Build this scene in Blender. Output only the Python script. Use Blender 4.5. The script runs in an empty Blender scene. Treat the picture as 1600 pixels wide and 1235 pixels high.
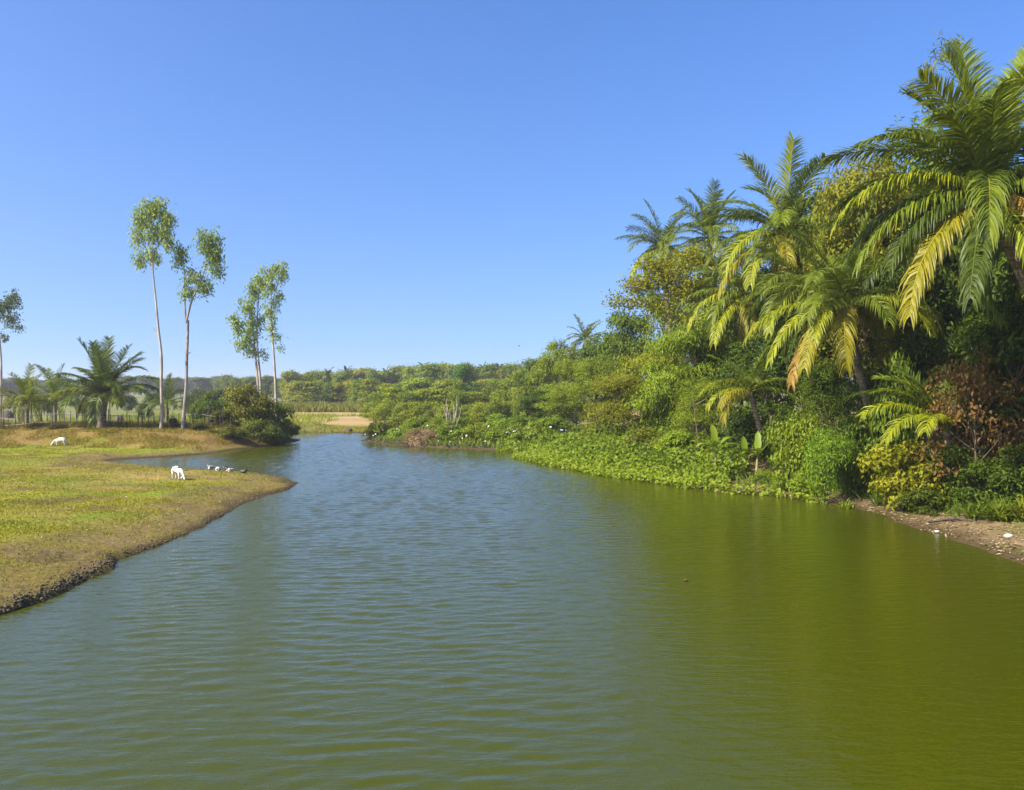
import bpy, math
import numpy as np
from mathutils import Vector

RAD = math.radians
sc = bpy.context.scene
COL = sc.collection

# ------------------------------------------------------------------ camera
F = 1300.0                      # focal length in pixels of the 1600 px wide frame
CAM_Z = 4.0
HOR = 608.0                     # row of the horizon
cam = bpy.data.cameras.new('camera')
cam.sensor_width = 36.0
cam.lens = F / 1600.0 * 36.0
cam.clip_start = 0.1
cam.clip_end = 20000.0
camo = bpy.data.objects.new('camera', cam)
COL.objects.link(camo)
camo.location = (0, 0, CAM_Z)
camo.rotation_euler = (RAD(90) - math.atan((617.5 - HOR) / F), 0, 0)
sc.camera = camo

# ------------------------------------------------------------------ sky, sun, exposure
SUN_EL, SUN_ROT = 40.0, 241.0
world = bpy.data.worlds.new('World')
sc.world = world
world.use_nodes = True
wn, wl = world.node_tree.nodes, world.node_tree.links
sky = wn.new('ShaderNodeTexSky')
sky.sky_type = 'NISHITA'
sky.sun_disc = False
sky.sun_elevation = RAD(SUN_EL)
sky.sun_rotation = RAD(SUN_ROT)
sky.altitude = 0.0
sky.air_density = 1.0
sky.dust_density = 2.0
sky.ozone_density = 3.0
wtc = wn.new('ShaderNodeTexCoord')
wmp = wn.new('ShaderNodeMapping')               # clear, deep winter sky without the white horizon glare
wmp.inputs['Location'].default_value = (0, 0, .12)
wmp.inputs['Scale'].default_value = (1, 1, .8)
wnm = wn.new('ShaderNodeVectorMath'); wnm.operation = 'NORMALIZE'
whs = wn.new('ShaderNodeHueSaturation')
whs.inputs['Hue'].default_value = .513
whs.inputs['Saturation'].default_value = 1.28
wl.new(wtc.outputs['Generated'], wmp.inputs[0]); wl.new(wmp.outputs[0], wnm.inputs[0]); wl.new(wnm.outputs[0], sky.inputs['Vector'])
wl.new(sky.outputs[0], whs.inputs['Color'])
wl.new(whs.outputs[0], wn['Background'].inputs[0])
wn['Background'].inputs[1].default_value = 0.15

sun = bpy.data.lights.new('sun', 'SUN')
sun.energy = 4.9
sun.angle = RAD(0.53)
sun.color = (1.0, 0.91, 0.74)
suno = bpy.data.objects.new('sun', sun)
COL.objects.link(suno)
sdir = Vector((math.sin(RAD(SUN_ROT)) * math.cos(RAD(SUN_EL)),
               math.cos(RAD(SUN_ROT)) * math.cos(RAD(SUN_EL)), math.sin(RAD(SUN_EL))))
suno.rotation_euler = (-sdir).to_track_quat('-Z', 'Y').to_euler()
suno.location = sdir * 200

vs = sc.view_settings
vs.view_transform = 'Standard'
vs.look = 'None'
vs.exposure = 0.78
vs.gamma = 1.0
vs.use_curve_mapping = False
sc.render.engine = 'CYCLES'
cy = sc.cycles
cy.max_bounces = 6
cy.diffuse_bounces = 3
cy.glossy_bounces = 2
cy.transmission_bounces = 4
cy.volume_bounces = 0
cy.transparent_max_bounces = 4
cy.caustics_reflective = False
cy.caustics_refractive = False

# ------------------------------------------------------------------ small maths helpers
def sstep(x, a, b):
    t = np.clip((np.asarray(x, float) - a) / (b - a), 0, 1)
    return t * t * (3 - 2 * t)

def _hash(i, j, seed):
    n = (i.astype(np.int64) * 374761393 + j.astype(np.int64) * 668265263 + seed * 1274126177) & 0xFFFFFFFF
    n = ((n ^ (n >> 13)) * 1274126177) & 0xFFFFFFFF
    return ((n ^ (n >> 16)) & 0xFFFF) / 65535.0

def vnoise(x, y, scale, seed=0):
    x = np.asarray(x, float) / scale
    y = np.asarray(y, float) / scale
    i, j = np.floor(x), np.floor(y)
    u, v = x - i, y - j
    u, v = u * u * (3 - 2 * u), v * v * (3 - 2 * v)
    a = _hash(i, j, seed); b = _hash(i + 1, j, seed)
    c = _hash(i, j + 1, seed); d = _hash(i + 1, j + 1, seed)
    return (a * (1 - u) + b * u) * (1 - v) + (c * (1 - u) + d * u) * v

def fbm(x, y, scale, octaves=4, seed=0):
    s, amp, tot = 0.0, 1.0, 0.0
    for k in range(octaves):
        s = s + amp * vnoise(x, y, scale, seed + k * 17)
        tot += amp
        amp *= 0.5
        scale *= 0.5
    return s / tot

def norm(v):
    return v / np.maximum(np.linalg.norm(v, axis=-1, keepdims=True), 1e-9)

# ------------------------------------------------------------------ mesh helpers
def make_mesh(name, verts, faces, mat=None, tint=None, color=None, smooth=False, mat_index=None):
    """faces: one int array (n,k) or a list of such arrays"""
    if not isinstance(faces, (list, tuple)):
        faces = [faces]
    faces = [np.asarray(f, np.int32) for f in faces if len(f)]
    me = bpy.data.meshes.new(name)
    verts = np.asarray(verts, np.float32)
    me.vertices.add(len(verts))
    me.vertices.foreach_set('co', verts.ravel())
    loops = np.concatenate([f.ravel() for f in faces])
    sizes = np.concatenate([np.full(len(f), f.shape[1], np.int32) for f in faces])
    starts = np.concatenate([[0], np.cumsum(sizes)[:-1]]).astype(np.int32)
    me.loops.add(len(loops))
    me.loops.foreach_set('vertex_index', loops)
    me.polygons.add(len(sizes))
    me.polygons.foreach_set('loop_start', starts)
    me.polygons.foreach_set('loop_total', sizes)
    if smooth:
        me.polygons.foreach_set('use_smooth', np.ones(len(sizes), bool))
    if mat is not None:
        for m in (mat if isinstance(mat, (list, tuple)) else [mat]):
            me.materials.append(m)
    if mat_index is not None:
        me.polygons.foreach_set('material_index', np.asarray(mat_index, np.int32))
    if tint is not None:
        at = me.attributes.new('tint', 'FLOAT', 'POINT')
        at.data.foreach_set('value', np.asarray(tint, np.float32))
    if color is not None:
        at = me.attributes.new('land', 'FLOAT_COLOR', 'POINT')
        c4 = np.ones((len(verts), 4), np.float32)
        c4[:, :3] = color
        at.data.foreach_set('color', c4.ravel())
    me.update(calc_edges=True)
    me.validate()
    return me

def add(name, mesh, parent=None, loc=None, color=None, rot=None, scale=None, label=None, cat=None, group=None, kind=None):
    o = bpy.data.objects.new(name, mesh)
    COL.objects.link(o)
    if parent is not None:
        o.parent = parent
    if loc is not None:
        o.location = [float(v) for v in loc]
    if rot is not None:
        o.rotation_euler = rot
    if scale is not None:
        o.scale = scale
    if color is not None:
        o.color = (color[0], color[1], color[2], 1.0)
    if label: o['label'] = label
    if cat: o['category'] = cat
    if group: o['group'] = group
    if kind: o['kind'] = kind
    return o

def thing(name, label, cat, loc, rz=0.0, group=None, scale=None):
    return add(name, None, None, loc, None, (0, 0, rz), scale, label, cat, group)

def tubes(lines, sides=6):
    """lines: list of (pts (n,3), radii (n,)) -> verts, quads"""
    V, Q, off = [], [], 0
    ang = np.linspace(0, 2 * np.pi, sides, endpoint=False)
    ca, sa = np.cos(ang), np.sin(ang)
    for pts, rad in lines:
        pts = np.asarray(pts, float)
        n = len(pts)
        rad = np.broadcast_to(np.asarray(rad, float), (n,))
        t = norm(np.gradient(pts, axis=0))
        mt = norm(t.mean(0))
        ref = np.array([1.0, 0, 0]) if abs(mt[0]) < 0.7 else np.array([0, 1.0, 0])
        u = norm(np.cross(t, ref))
        w = np.cross(t, u)
        ring = pts[:, None, :] + rad[:, None, None] * (ca[None, :, None] * u[:, None, :] + sa[None, :, None] * w[:, None, :])
        V.append(ring.reshape(-1, 3))
        a = np.arange(n - 1)[:, None] * sides + np.arange(sides)[None, :]
        b = np.arange(n - 1)[:, None] * sides + (np.arange(sides)[None, :] + 1) % sides
        Q.append(np.stack([a, b, b + sides, a + sides], -1).reshape(-1, 4) + off)
        off += n * sides
    return np.concatenate(V), np.concatenate(Q)

def curve3(p0, p1, p2, n=6):
    t = np.linspace(0, 1, n)[:, None]
    p0, p1, p2 = (np.asarray(p, float) for p in (p0, p1, p2))
    return (1 - t) ** 2 * p0 + 2 * t * (1 - t) * p1 + t * t * p2

def spline(points, n):
    p = np.asarray(points, float)
    d = np.concatenate([[0], np.cumsum(np.linalg.norm(np.diff(p, axis=0), axis=1))])
    s = np.linspace(0, d[-1], n)
    q = np.stack([np.interp(s, d, p[:, k]) for k in range(p.shape[1])], 1)
    for _ in range(2):
        q[1:-1] = (q[:-2] + 2 * q[1:-1] + q[2:]) / 4
    return q

def leaves(pos, axis, nrm, length, width, rng, shape='diamond', fold=0.25):
    """leaf-shaped faces with a folded midrib; returns verts, list of faces, tint"""
    n = len(pos)
    axis = norm(axis)
    side = norm(np.cross(nrm, axis))
    up = np.cross(axis, side)
    L = np.broadcast_to(np.asarray(length, float), (n,))[:, None]
    W = np.broadcast_to(np.asarray(width, float), (n,))[:, None]
    tn = rng.random(n)
    if shape == 'diamond':
        v = np.stack([pos, pos + axis * L * .45 + side * W * .5 + up * W * fold,
                      pos + axis * L - up * L * .12, pos + axis * L * .45 - side * W * .5 + up * W * fold], 1)
        i = np.arange(n)[:, None] * 4
        return v.reshape(-1, 3), [np.concatenate([i + [0, 1, 2], i + [0, 2, 3]])], np.repeat(tn, 4)
    if shape == 'heart':
        v = np.stack([pos, pos - axis * L * .15 + side * W * .3 + up * W * fold * .6, pos + axis * L * .3 + side * W * .5 + up * W * fold,
                      pos + axis * L - up * L * .22, pos + axis * L * .3 - side * W * .5 + up * W * fold,
                      pos - axis * L * .15 - side * W * .3 + up * W * fold * .6], 1)
        i = np.arange(n)[:, None] * 6
        return v.reshape(-1, 3), [np.concatenate([i + [0, 1, 2], i + [0, 2, 3], i + [0, 3, 4], i + [0, 4, 5]])], np.repeat(tn, 6)
    if shape == 'blade':
        v = np.stack([pos - side * W * .5, pos + side * W * .5, pos + axis * L * .55 + side * W * .4, pos + axis * L * .55 - side * W * .4,
                      pos + axis * L * .95 - up * L * .22], 1)
        i = np.arange(n)[:, None] * 5
        tri = np.concatenate([i + [0, 1, 2], i + [0, 2, 3], i + [3, 2, 4]])
        return v.reshape(-1, 3), [tri], np.repeat(tn, 5)
    v = np.stack([pos - side * W * .5, pos + side * W * .5, pos + axis * L], 1)      # 'tri'
    i = np.arange(n)[:, None] * 3
    return v.reshape(-1, 3), [i + [0, 1, 2]], np.repeat(tn, 3)

def rdir(rng, n):
    return norm(rng.normal(size=(n, 3)))

# ------------------------------------------------------------------ materials
def new_mat(name):
    m = bpy.data.materials.new(name)
    m.use_nodes = True
    nt = m.node_tree
    return m, nt.nodes, nt.links, nt.nodes['Principled BSDF']

def leaf_material(name, transl=0.35, gloss=0.5, spec=0.2, yellow=(2.25, 1.95, 0.6)):
    m, n, l, b = new_mat(name)
    oi = n.new('ShaderNodeObjectInfo')
    at = n.new('ShaderNodeAttribute'); at.attribute_name = 'tint'
    dark = n.new('ShaderNodeMix'); dark.data_type = 'RGBA'; dark.blend_type = 'MULTIPLY'
    dark.inputs['Factor'].default_value = 1.0
    l.new(oi.outputs['Color'], dark.inputs['A']); dark.inputs['B'].default_value = (0.95, 0.98, 0.5, 1)
    lite = n.new('ShaderNodeMix'); lite.data_type = 'RGBA'; lite.blend_type = 'MULTIPLY'
    lite.inputs['Factor'].default_value = 1.0
    l.new(oi.outputs['Color'], lite.inputs['A']); lite.inputs['B'].default_value = (*yellow, 1)
    mx = n.new('ShaderNodeMix'); mx.data_type = 'RGBA'
    l.new(at.outputs['Fac'], mx.inputs['Factor'])
    l.new(dark.outputs['Result'], mx.inputs['A']); l.new(lite.outputs['Result'], mx.inputs['B'])
    l.new(mx.outputs['Result'], b.inputs['Base Color'])
    b.inputs['Roughness'].default_value = gloss
    b.inputs['Specular IOR Level'].default_value = spec
    tr = n.new('ShaderNodeBsdfTranslucent')
    tc = n.new('ShaderNodeMix'); tc.data_type = 'RGBA'; tc.blend_type = 'MULTIPLY'; tc.inputs['Factor'].default_value = 1.0
    l.new(mx.outputs['Result'], tc.inputs['A']); tc.inputs['B'].default_value = (1.35, 1.35, 0.5, 1)
    l.new(tc.outputs['Result'], tr.inputs['Color'])
    ms = n.new('ShaderNodeMixShader'); ms.inputs[0].default_value = transl
    l.new(b.outputs[0], ms.inputs[1]); l.new(tr.outputs[0], ms.inputs[2])
    l.new(ms.outputs[0], n['Material Output'].inputs['Surface'])
    return m

def noisy_material(name, c0, c1, scale=6.0, rough=0.85, bump=0.3, dist=0.02, stretch=(1, 1, 1), detail=6, use_obj=False):
    m, n, l, b = new_mat(name)
    tc = n.new('ShaderNodeTexCoord'); mp = n.new('ShaderNodeMapping'); mp.inputs['Scale'].default_value = stretch
    l.new(tc.outputs['Object'], mp.inputs['Vector'])
    nz = n.new('ShaderNodeTexNoise'); nz.inputs['Scale'].default_value = scale; nz.inputs['Detail'].default_value = detail
    l.new(mp.outputs[0], nz.inputs['Vector'])
    rp = n.new('ShaderNodeValToRGB')
    rp.color_ramp.elements[0].position = 0.32; rp.color_ramp.elements[0].color = (*c0, 1)
    rp.color_ramp.elements[1].position = 0.68; rp.color_ramp.elements[1].color = (*c1, 1)
    l.new(nz.outputs['Fac'], rp.inputs['Fac'])
    l.new(rp.outputs[0], b.inputs['Base Color'])
    b.inputs['Roughness'].default_value = rough
    b.inputs['Specular IOR Level'].default_value = 0.2
    bp = n.new('ShaderNodeBump'); bp.inputs['Strength'].default_value = bump; bp.inputs['Distance'].default_value = dist
    l.new(nz.outputs['Fac'], bp.inputs['Height']); l.new(bp.outputs[0], b.inputs['Normal'])
    return m

M_LEAF = leaf_material('leaf_green')
M_GUM = leaf_material('gum_leaf', transl=.3, gloss=.5, spec=.3, yellow=(1.7, 1.6, 1.0))
M_PALM = leaf_material('palm_leaflet', transl=0.25, gloss=0.45, spec=0.28, yellow=(2.1, 1.7, 0.6))
M_GRASS = leaf_material('grass_blade', transl=0.25, gloss=0.6, spec=0.2)
M_BARK = noisy_material('bark_brown', (0.07, 0.05, 0.035), (0.20, 0.15, 0.10), 5, bump=.6, stretch=(1, 1, .35))
M_PALE = noisy_material('bark_pale', (0.17, 0.13, 0.10), (0.52, 0.46, 0.40), 1.8, bump=.2, stretch=(1.5, 1.5, .5))
M_PTRUNK = noisy_material('palm_trunk', (0.09, 0.065, 0.045), (0.28, 0.22, 0.16), 3.5, bump=.7, stretch=(.6, .6, 4))
M_STEM = noisy_material('green_stem', (0.16, 0.17, 0.05), (0.36, 0.32, 0.14), 6, rough=.6)
M_STRAW = noisy_material('dry_straw', (0.09, 0.055, 0.025), (0.34, 0.24, 0.12), 7, bump=.6)
M_STICK = noisy_material('weathered_stick', (0.045, 0.035, 0.03), (0.16, 0.13, 0.11), 8)
M_DEAD = noisy_material('dead_wood', (0.26, 0.21, 0.16), (0.50, 0.44, 0.36), 6)
M_MUD = noisy_material('mud_clod', (.05, .04, .022), (.20, .155, .085), 9, bump=.6)
M_STONE = noisy_material('pale_stone', (0.40, 0.37, 0.31), (0.68, 0.64, 0.56), 12)

# ------------------------------------------------------------------ the lie of the land
WATER = np.array([
    (-9.4, -60), (-9.2, -20), (-9.1, 5), (-9.0, 14.6), (-8.8, 16.4), (-9.05, 19.5), (-8.9, 23.2), (-9.2, 26.5), (-9.25, 30.2), (-8.85, 33.0), (-9.2, 35.6),
    (-9.9, 37.2), (-12.0, 38.9), (-14.8, 41.0), (-18.0, 42.4), (-20.8, 44.2), (-22.4, 45.6), (-22.3, 46.8), (-20.7, 48.9), (-18.4, 51.6),
    (-18.3, 54.5), (-17.4, 57.6), (-16.2, 63.0), (-16.9, 67.5), (-19.2, 71.5), (-20.5, 75.3), (-17, 76.0), (-13.4, 76.0), (-12.2, 73),
    (-11.8, 69), (-11.6, 64), (-9.4, 60.0), (-6.6, 57.0), (-3.4, 55.2), (0.0, 53.4), (1.6, 52.4), (0.5, 48.0), (1.7, 43.9), (3.9, 39.6),
    (5.7, 36.2), (7.2, 33.4), (8.5, 31.9), (10.0, 31.0), (11.0, 29.2), (11.55, 26.8), (11.5, 23.8), (11.65, 21.5), (11.7, 19.2),
    (12.2, 14), (12.8, 5), (13, -20), (13, -60)], float)

def water_sd(x, y):
    """distance to the waterline in metres, positive on land"""
    x = np.asarray(x, float).ravel(); y = np.asarray(y, float).ravel()
    A = WATER; B = np.roll(WATER, -1, axis=0)
    best = np.full(len(x), 1e9); inside = np.zeros(len(x), bool)
    for (ax, ay), (bx, by) in zip(A, B):
        ex, ey = bx - ax, by - ay
        t = np.clip(((x - ax) * ex + (y - ay) * ey) / (ex * ex + ey * ey), 0, 1)
        d = (x - ax - t * ex) ** 2 + (y - ay - t * ey) ** 2
        best = np.minimum(best, d)
        if ay != by:
            c = ((ay > y) != (by > y)) & (x < ex * (y - ay) / (by - ay) + ax)
            inside ^= c
    d = np.sqrt(best)
    return np.where(inside, -d, d)

def land_parts(x, y):
    x = np.asarray(x, float); y = np.asarray(y, float)
    s = water_sd(x, y).reshape(x.shape)
    s = s + 0.55 * (fbm(x, y, 1.3, 4, 5) - 0.5) * np.exp(-np.abs(s) / 3)
    xc = np.interp(y, [0, 40, 50, 60, 74], [1, -2, -8, -14, -15.5])
    right = sstep(x - xc, -1.5, 1.5)
    far = sstep(y, 76, 84)
    return s, right, far

def height(x, y):
    x = np.asarray(x, float); y = np.asarray(y, float)
    s, right, far = land_parts(x, y)
    sp = np.maximum(s, 0)
    bumps = (fbm(x, y, 2.2, 4, 9) - .5)
    edge = 0.05 + .15 * (1 - sstep(y, 17, 25)) + .08 * sstep(fbm(x, y, 1.7, 3, 3), .55, .7)
    hl = edge * (1 - np.exp(-sp / .16)) + 0.20 * sstep(sp, 0.0, 2.8) + 0.15 * bumps * sstep(sp, 0, 2)
    yl = 52.2 + 0.0 * x + 1.2 * (fbm(x, y * 0, 6, 3, 21) - .5)
    mound = sstep(y, yl, yl + 5.0) * sstep(-15.5 - x, 0, 3)
    hl = hl + mound * (0.92 + 0.5 * (fbm(x, y, 3, 3, 31) - .5)) * sstep(sp, 0, 3)
    hl = hl - 0.35 * sstep(y, 62, 72) * mound
    spit = sstep(y, 47, 52)
    hr = 0.09 * (1 - np.exp(-sp / .3)) + (1.35 * sstep(sp, .4, 9) + 0.35 * sstep(sp, 8, 30)) * (1 - .68 * spit) + .22 * bumps * sstep(sp, .3, 3)
    hf = 0.14 * (1 - np.exp(-sp / .3)) + 0.42 * sstep(sp, .5, 8) + 0.12 * (fbm(x, y, 9, 3, 41) - .5)
    h = hl * (1 - right) + hr * right
    fs = np.maximum(far, sstep(y, 70, 77) * (1 - right) * 0)
    h = h * (1 - fs) + hf * fs
    deep = -0.75 * (1 - np.exp(np.minimum(s, 0) / 0.9))
    h = np.where(s > 0, h, deep)
    # near the horizon everything levels out
    r = np.hypot(x, y)
    return h * (1 - sstep(r, 300, 900)) + 0.5 * sstep(r, 300, 900)

def hz(x, y):
    return float(height(np.array([x]), np.array([y]))[0])

def at(px, py, D):
    return np.array([(px - 800) / F * D, D, CAM_Z - (py - HOR) / F * D])

def gp(px, D):
    """point of the ground under column px at depth D"""
    x = (px - 800) / F * D
    return np.array([x, D, hz(x, D)])

def on_ground(px, py, d0=12, d1=150):
    D = np.concatenate([np.arange(d0, 60, .05), np.arange(60, d1, .25)])
    x = (px - 800) / F * D
    z = height(x, D)
    ray = CAM_Z - (py - HOR) / F * D
    k = int(np.argmax(z >= ray))
    return np.array([x[k], D[k], z[k]])

# ------------------------------------------------------------------ ground sheet
def build_ground():
    gx = np.geomspace(1, 4000, 26)
    xs = np.concatenate([-40 - gx[::-1], np.arange(-40, 30, .21), 30 + gx])
    ys = np.concatenate([np.array([-4000, -1000, -300, -120, -70, -50, -35, -22, -12, -4, 2, 6]), np.arange(9, 80, .21),
                         np.arange(80, 150, 1.0), 150 + np.geomspace(2, 3900, 34)])
    X, Y = np.meshgrid(xs, ys)
    Z = height(X, Y)
    s, right, far = land_parts(X, Y)
    def c(*v): return np.array(v)[None, None, :]
    def mix(a, b, t): return a + (b - a) * t[..., None]
    big = fbm(X, Y, 5, 4, 101); fine = fbm(X, Y, 1.1, 4, 111); strip = fbm(X * .35, Y, 2.2, 4, 121)
    green = mix(c(.185, .195, .014), c(.27, .265, .022), fine)
    dry = mix(c(.225, .165, .045), c(.33, .245, .075), fine)
    soil = mix(c(.105, .075, .030), c(.20, .145, .065), fine)
    # left pasture: turf broken by bare and trodden patches, bare towards the water
    barel = np.clip(sstep(strip, .47, .62) * .75 + sstep(big, .52, .68) * .6, 0, 1)
    edge = 1 - sstep(s + 2.4 * (big - .5), .7, 3.4)
    left = mix(green, dry, np.clip(barel * .95, 0, 1))
    left = mix(left, c(.15, .22, .014) + 0 * left, sstep(fbm(X * .6, Y, 3.1, 4, 137), .54, .66) * .75)
    left = mix(left, mix(dry * .8, soil * 1.2, sstep(fine, .4, .6)), edge * .9)
    left = mix(left, soil, sstep(fbm(X * .6, Y, 1.3, 4, 131), .57, .68) * .9)
    mound = sstep(Y, 51.5, 54.5)
    mcol = mix(dry * c(.86, .78, .75), green * .8, sstep(fbm(X, Y, 3.5, 4, 141), .52, .66))
    left = mix(left, mcol, mound)
    band = sstep(Y, 47.5, 49.5) * (1 - sstep(Y, 51.5, 53))
    left = mix(left, green * c(.95, 1.15, .8), band * .8 * sstep(s, .8, 1.5))
    field = mix(c(.15, .185, .05), c(.25, .24, .09), fbm(X, Y, 14, 4, 151))
    left = mix(left, field, sstep(Y, 61, 64))
    rcol = mix(soil * c(1.5, 1.55, 1.9), c(.13, .14, .03), sstep(fbm(X, Y, 2.0, 4, 161), .5, .7) * .6)
    tan = mix(c(.36, .25, .105), c(.50, .37, .18), fbm(X * .3, Y, 5, 4, 171))
    olive = mix(c(.15, .16, .035), c(.22, .22, .06), fine)
    fcol = mix(olive, tan, sstep(Y + 4 * (fbm(X * .3, Y, 6, 3, 181) - .5), 80.5, 83))
    fcol = mix(fcol, olive * 1.2, sstep(Y, 103, 105) * (1 - sstep(Y, 108, 110)))
    fcol = mix(fcol, olive, sstep(Y, 128, 140))
    fcol = mix(fcol, field, sstep(-22 - X - .06 * Y, 0, 10))
    out = mix(left, rcol, right)
    out = mix(out, fcol, far)
    wet = np.where(s > 0, 1 - sstep(Z, .03, .12), 1)
    out = mix(out, soil * .5, wet)
    idx = np.arange(X.size).reshape(X.shape)
    q = np.stack([idx[:-1, :-1], idx[:-1, 1:], idx[1:, 1:], idx[1:, :-1]], -1).reshape(-1, 4)
    m, n, l, b = new_mat('ground_soil')
    a = n.new('ShaderNodeAttribute'); a.attribute_name = 'land'
    geo = n.new('ShaderNodeNewGeometry')
    nz = n.new('ShaderNodeTexNoise'); nz.inputs['Scale'].default_value = 7.0; nz.inputs['Detail'].default_value = 8; nz.inputs['Roughness'].default_value = .7
    l.new(geo.outputs['Position'], nz.inputs['Vector'])
    rp = n.new('ShaderNodeValToRGB')
    rp.color_ramp.elements[0].position = .28; rp.color_ramp.elements[0].color = (.45, .43, .42, 1)
    rp.color_ramp.elements[1].position = .66; rp.color_ramp.elements[1].color = (1.22, 1.2, 1.15, 1)
    l.new(nz.outputs['Fac'], rp.inputs['Fac'])
    mu = n.new('ShaderNodeMix'); mu.data_type = 'RGBA'; mu.blend_type = 'MULTIPLY'; mu.inputs['Factor'].default_value = 1
    l.new(a.outputs['Color'], mu.inputs['A']); l.new(rp.outputs[0], mu.inputs['B'])
    l.new(mu.outputs['Result'], b.inputs['Base Color'])
    b.inputs['Roughness'].default_value = .95; b.inputs['Specular IOR Level'].default_value = .15
    bp = n.new('ShaderNodeBump'); bp.inputs['Strength'].default_value = .8; bp.inputs['Distance'].default_value = .08
    l.new(nz.outputs['Fac'], bp.inputs['Height']); l.new(bp.outputs[0], b.inputs['Normal'])
    me = make_mesh('ground', np.stack([X, Y, Z], -1).reshape(-1, 3), q, m, color=out.reshape(-1, 3), smooth=True)
    add('ground', me, kind='structure')

build_ground()

# ------------------------------------------------------------------ river surface with wind ripples
def build_water():
    rng = np.random.default_rng(4)
    xs = np.concatenate([[-60, -45, -36], np.arange(-30, 14, .16), [16, 22, 30]])
    ys = np.concatenate([[-80, -40, -15, -5, 0, 4], np.arange(7, 24, .05), np.arange(24, 40, .075), np.arange(40, 78, .11), [80, 84]])
    X, Y = np.meshgrid(xs, ys)
    Z = np.zeros_like(X)
    nw = 70
    lam = np.exp(rng.uniform(np.log(.18), np.log(.52), nw))
    th = RAD(90) + rng.normal(0, RAD(24), nw) + RAD(6)
    slope = 0.098 * np.sqrt(2.0 / nw) * (lam / .5) ** -.25
    for L, t, s_ in zip(lam, th, slope):
        k = 2 * np.pi / L
        Z += s_ / k * np.sin(k * (np.cos(t) * X + np.sin(t) * Y) + rng.uniform(0, 6.28))
    gust = .55 + .9 * fbm(X * .5, Y, 7, 3, 201)
    lee = 1 - .70 * sstep(X - .07 * Y, -1.0, 4.0)
    shore = sstep(-water_sd(X, Y).reshape(X.shape), -.5, 2.5)
    inside = (X > -29) & (X < 13.5) & (Y > 7) & (Y < 77)
    Z = Z * gust * lee * (.25 + .75 * shore) * inside
    idx = np.arange(X.size).reshape(X.shape)
    q = np.stack([idx[:-1, :-1], idx[:-1, 1:], idx[1:, 1:], idx[1:, :-1]], -1).reshape(-1, 4)
    m, n, l, b = new_mat('murky_green_water')
    b.inputs['Base Color'].default_value = (.049, .059, .0013, 1)
    b.inputs['Roughness'].default_value = .05
    b.inputs['IOR'].default_value = 1.333
    geo = n.new('ShaderNodeNewGeometry')
    mp = n.new('ShaderNodeMapping'); mp.inputs['Scale'].default_value = (2.6, 6.5, 1)
    l.new(geo.outputs['Position'], mp.inputs['Vector'])
    nz = n.new('ShaderNodeTexNoise'); nz.inputs['Scale'].default_value = 1.3; nz.inputs['Detail'].default_value = 4
    l.new(mp.outputs[0], nz.inputs['Vector'])
    bp = n.new('ShaderNodeBump'); bp.inputs['Strength'].default_value = 1.0; bp.inputs['Distance'].default_value = .017
    l.new(nz.outputs['Fac'], bp.inputs['Height']); l.new(bp.outputs[0], b.inputs['Normal'])
    me = make_mesh('river_water', np.stack([X, Y, Z], -1).reshape(-1, 3), q, m, smooth=True)
    add('river_water', me, kind='structure')

build_water()

# ------------------------------------------------------------------ broadleaf trees and shrubs (shared meshes, one object each)
KINDS = {}

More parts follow.
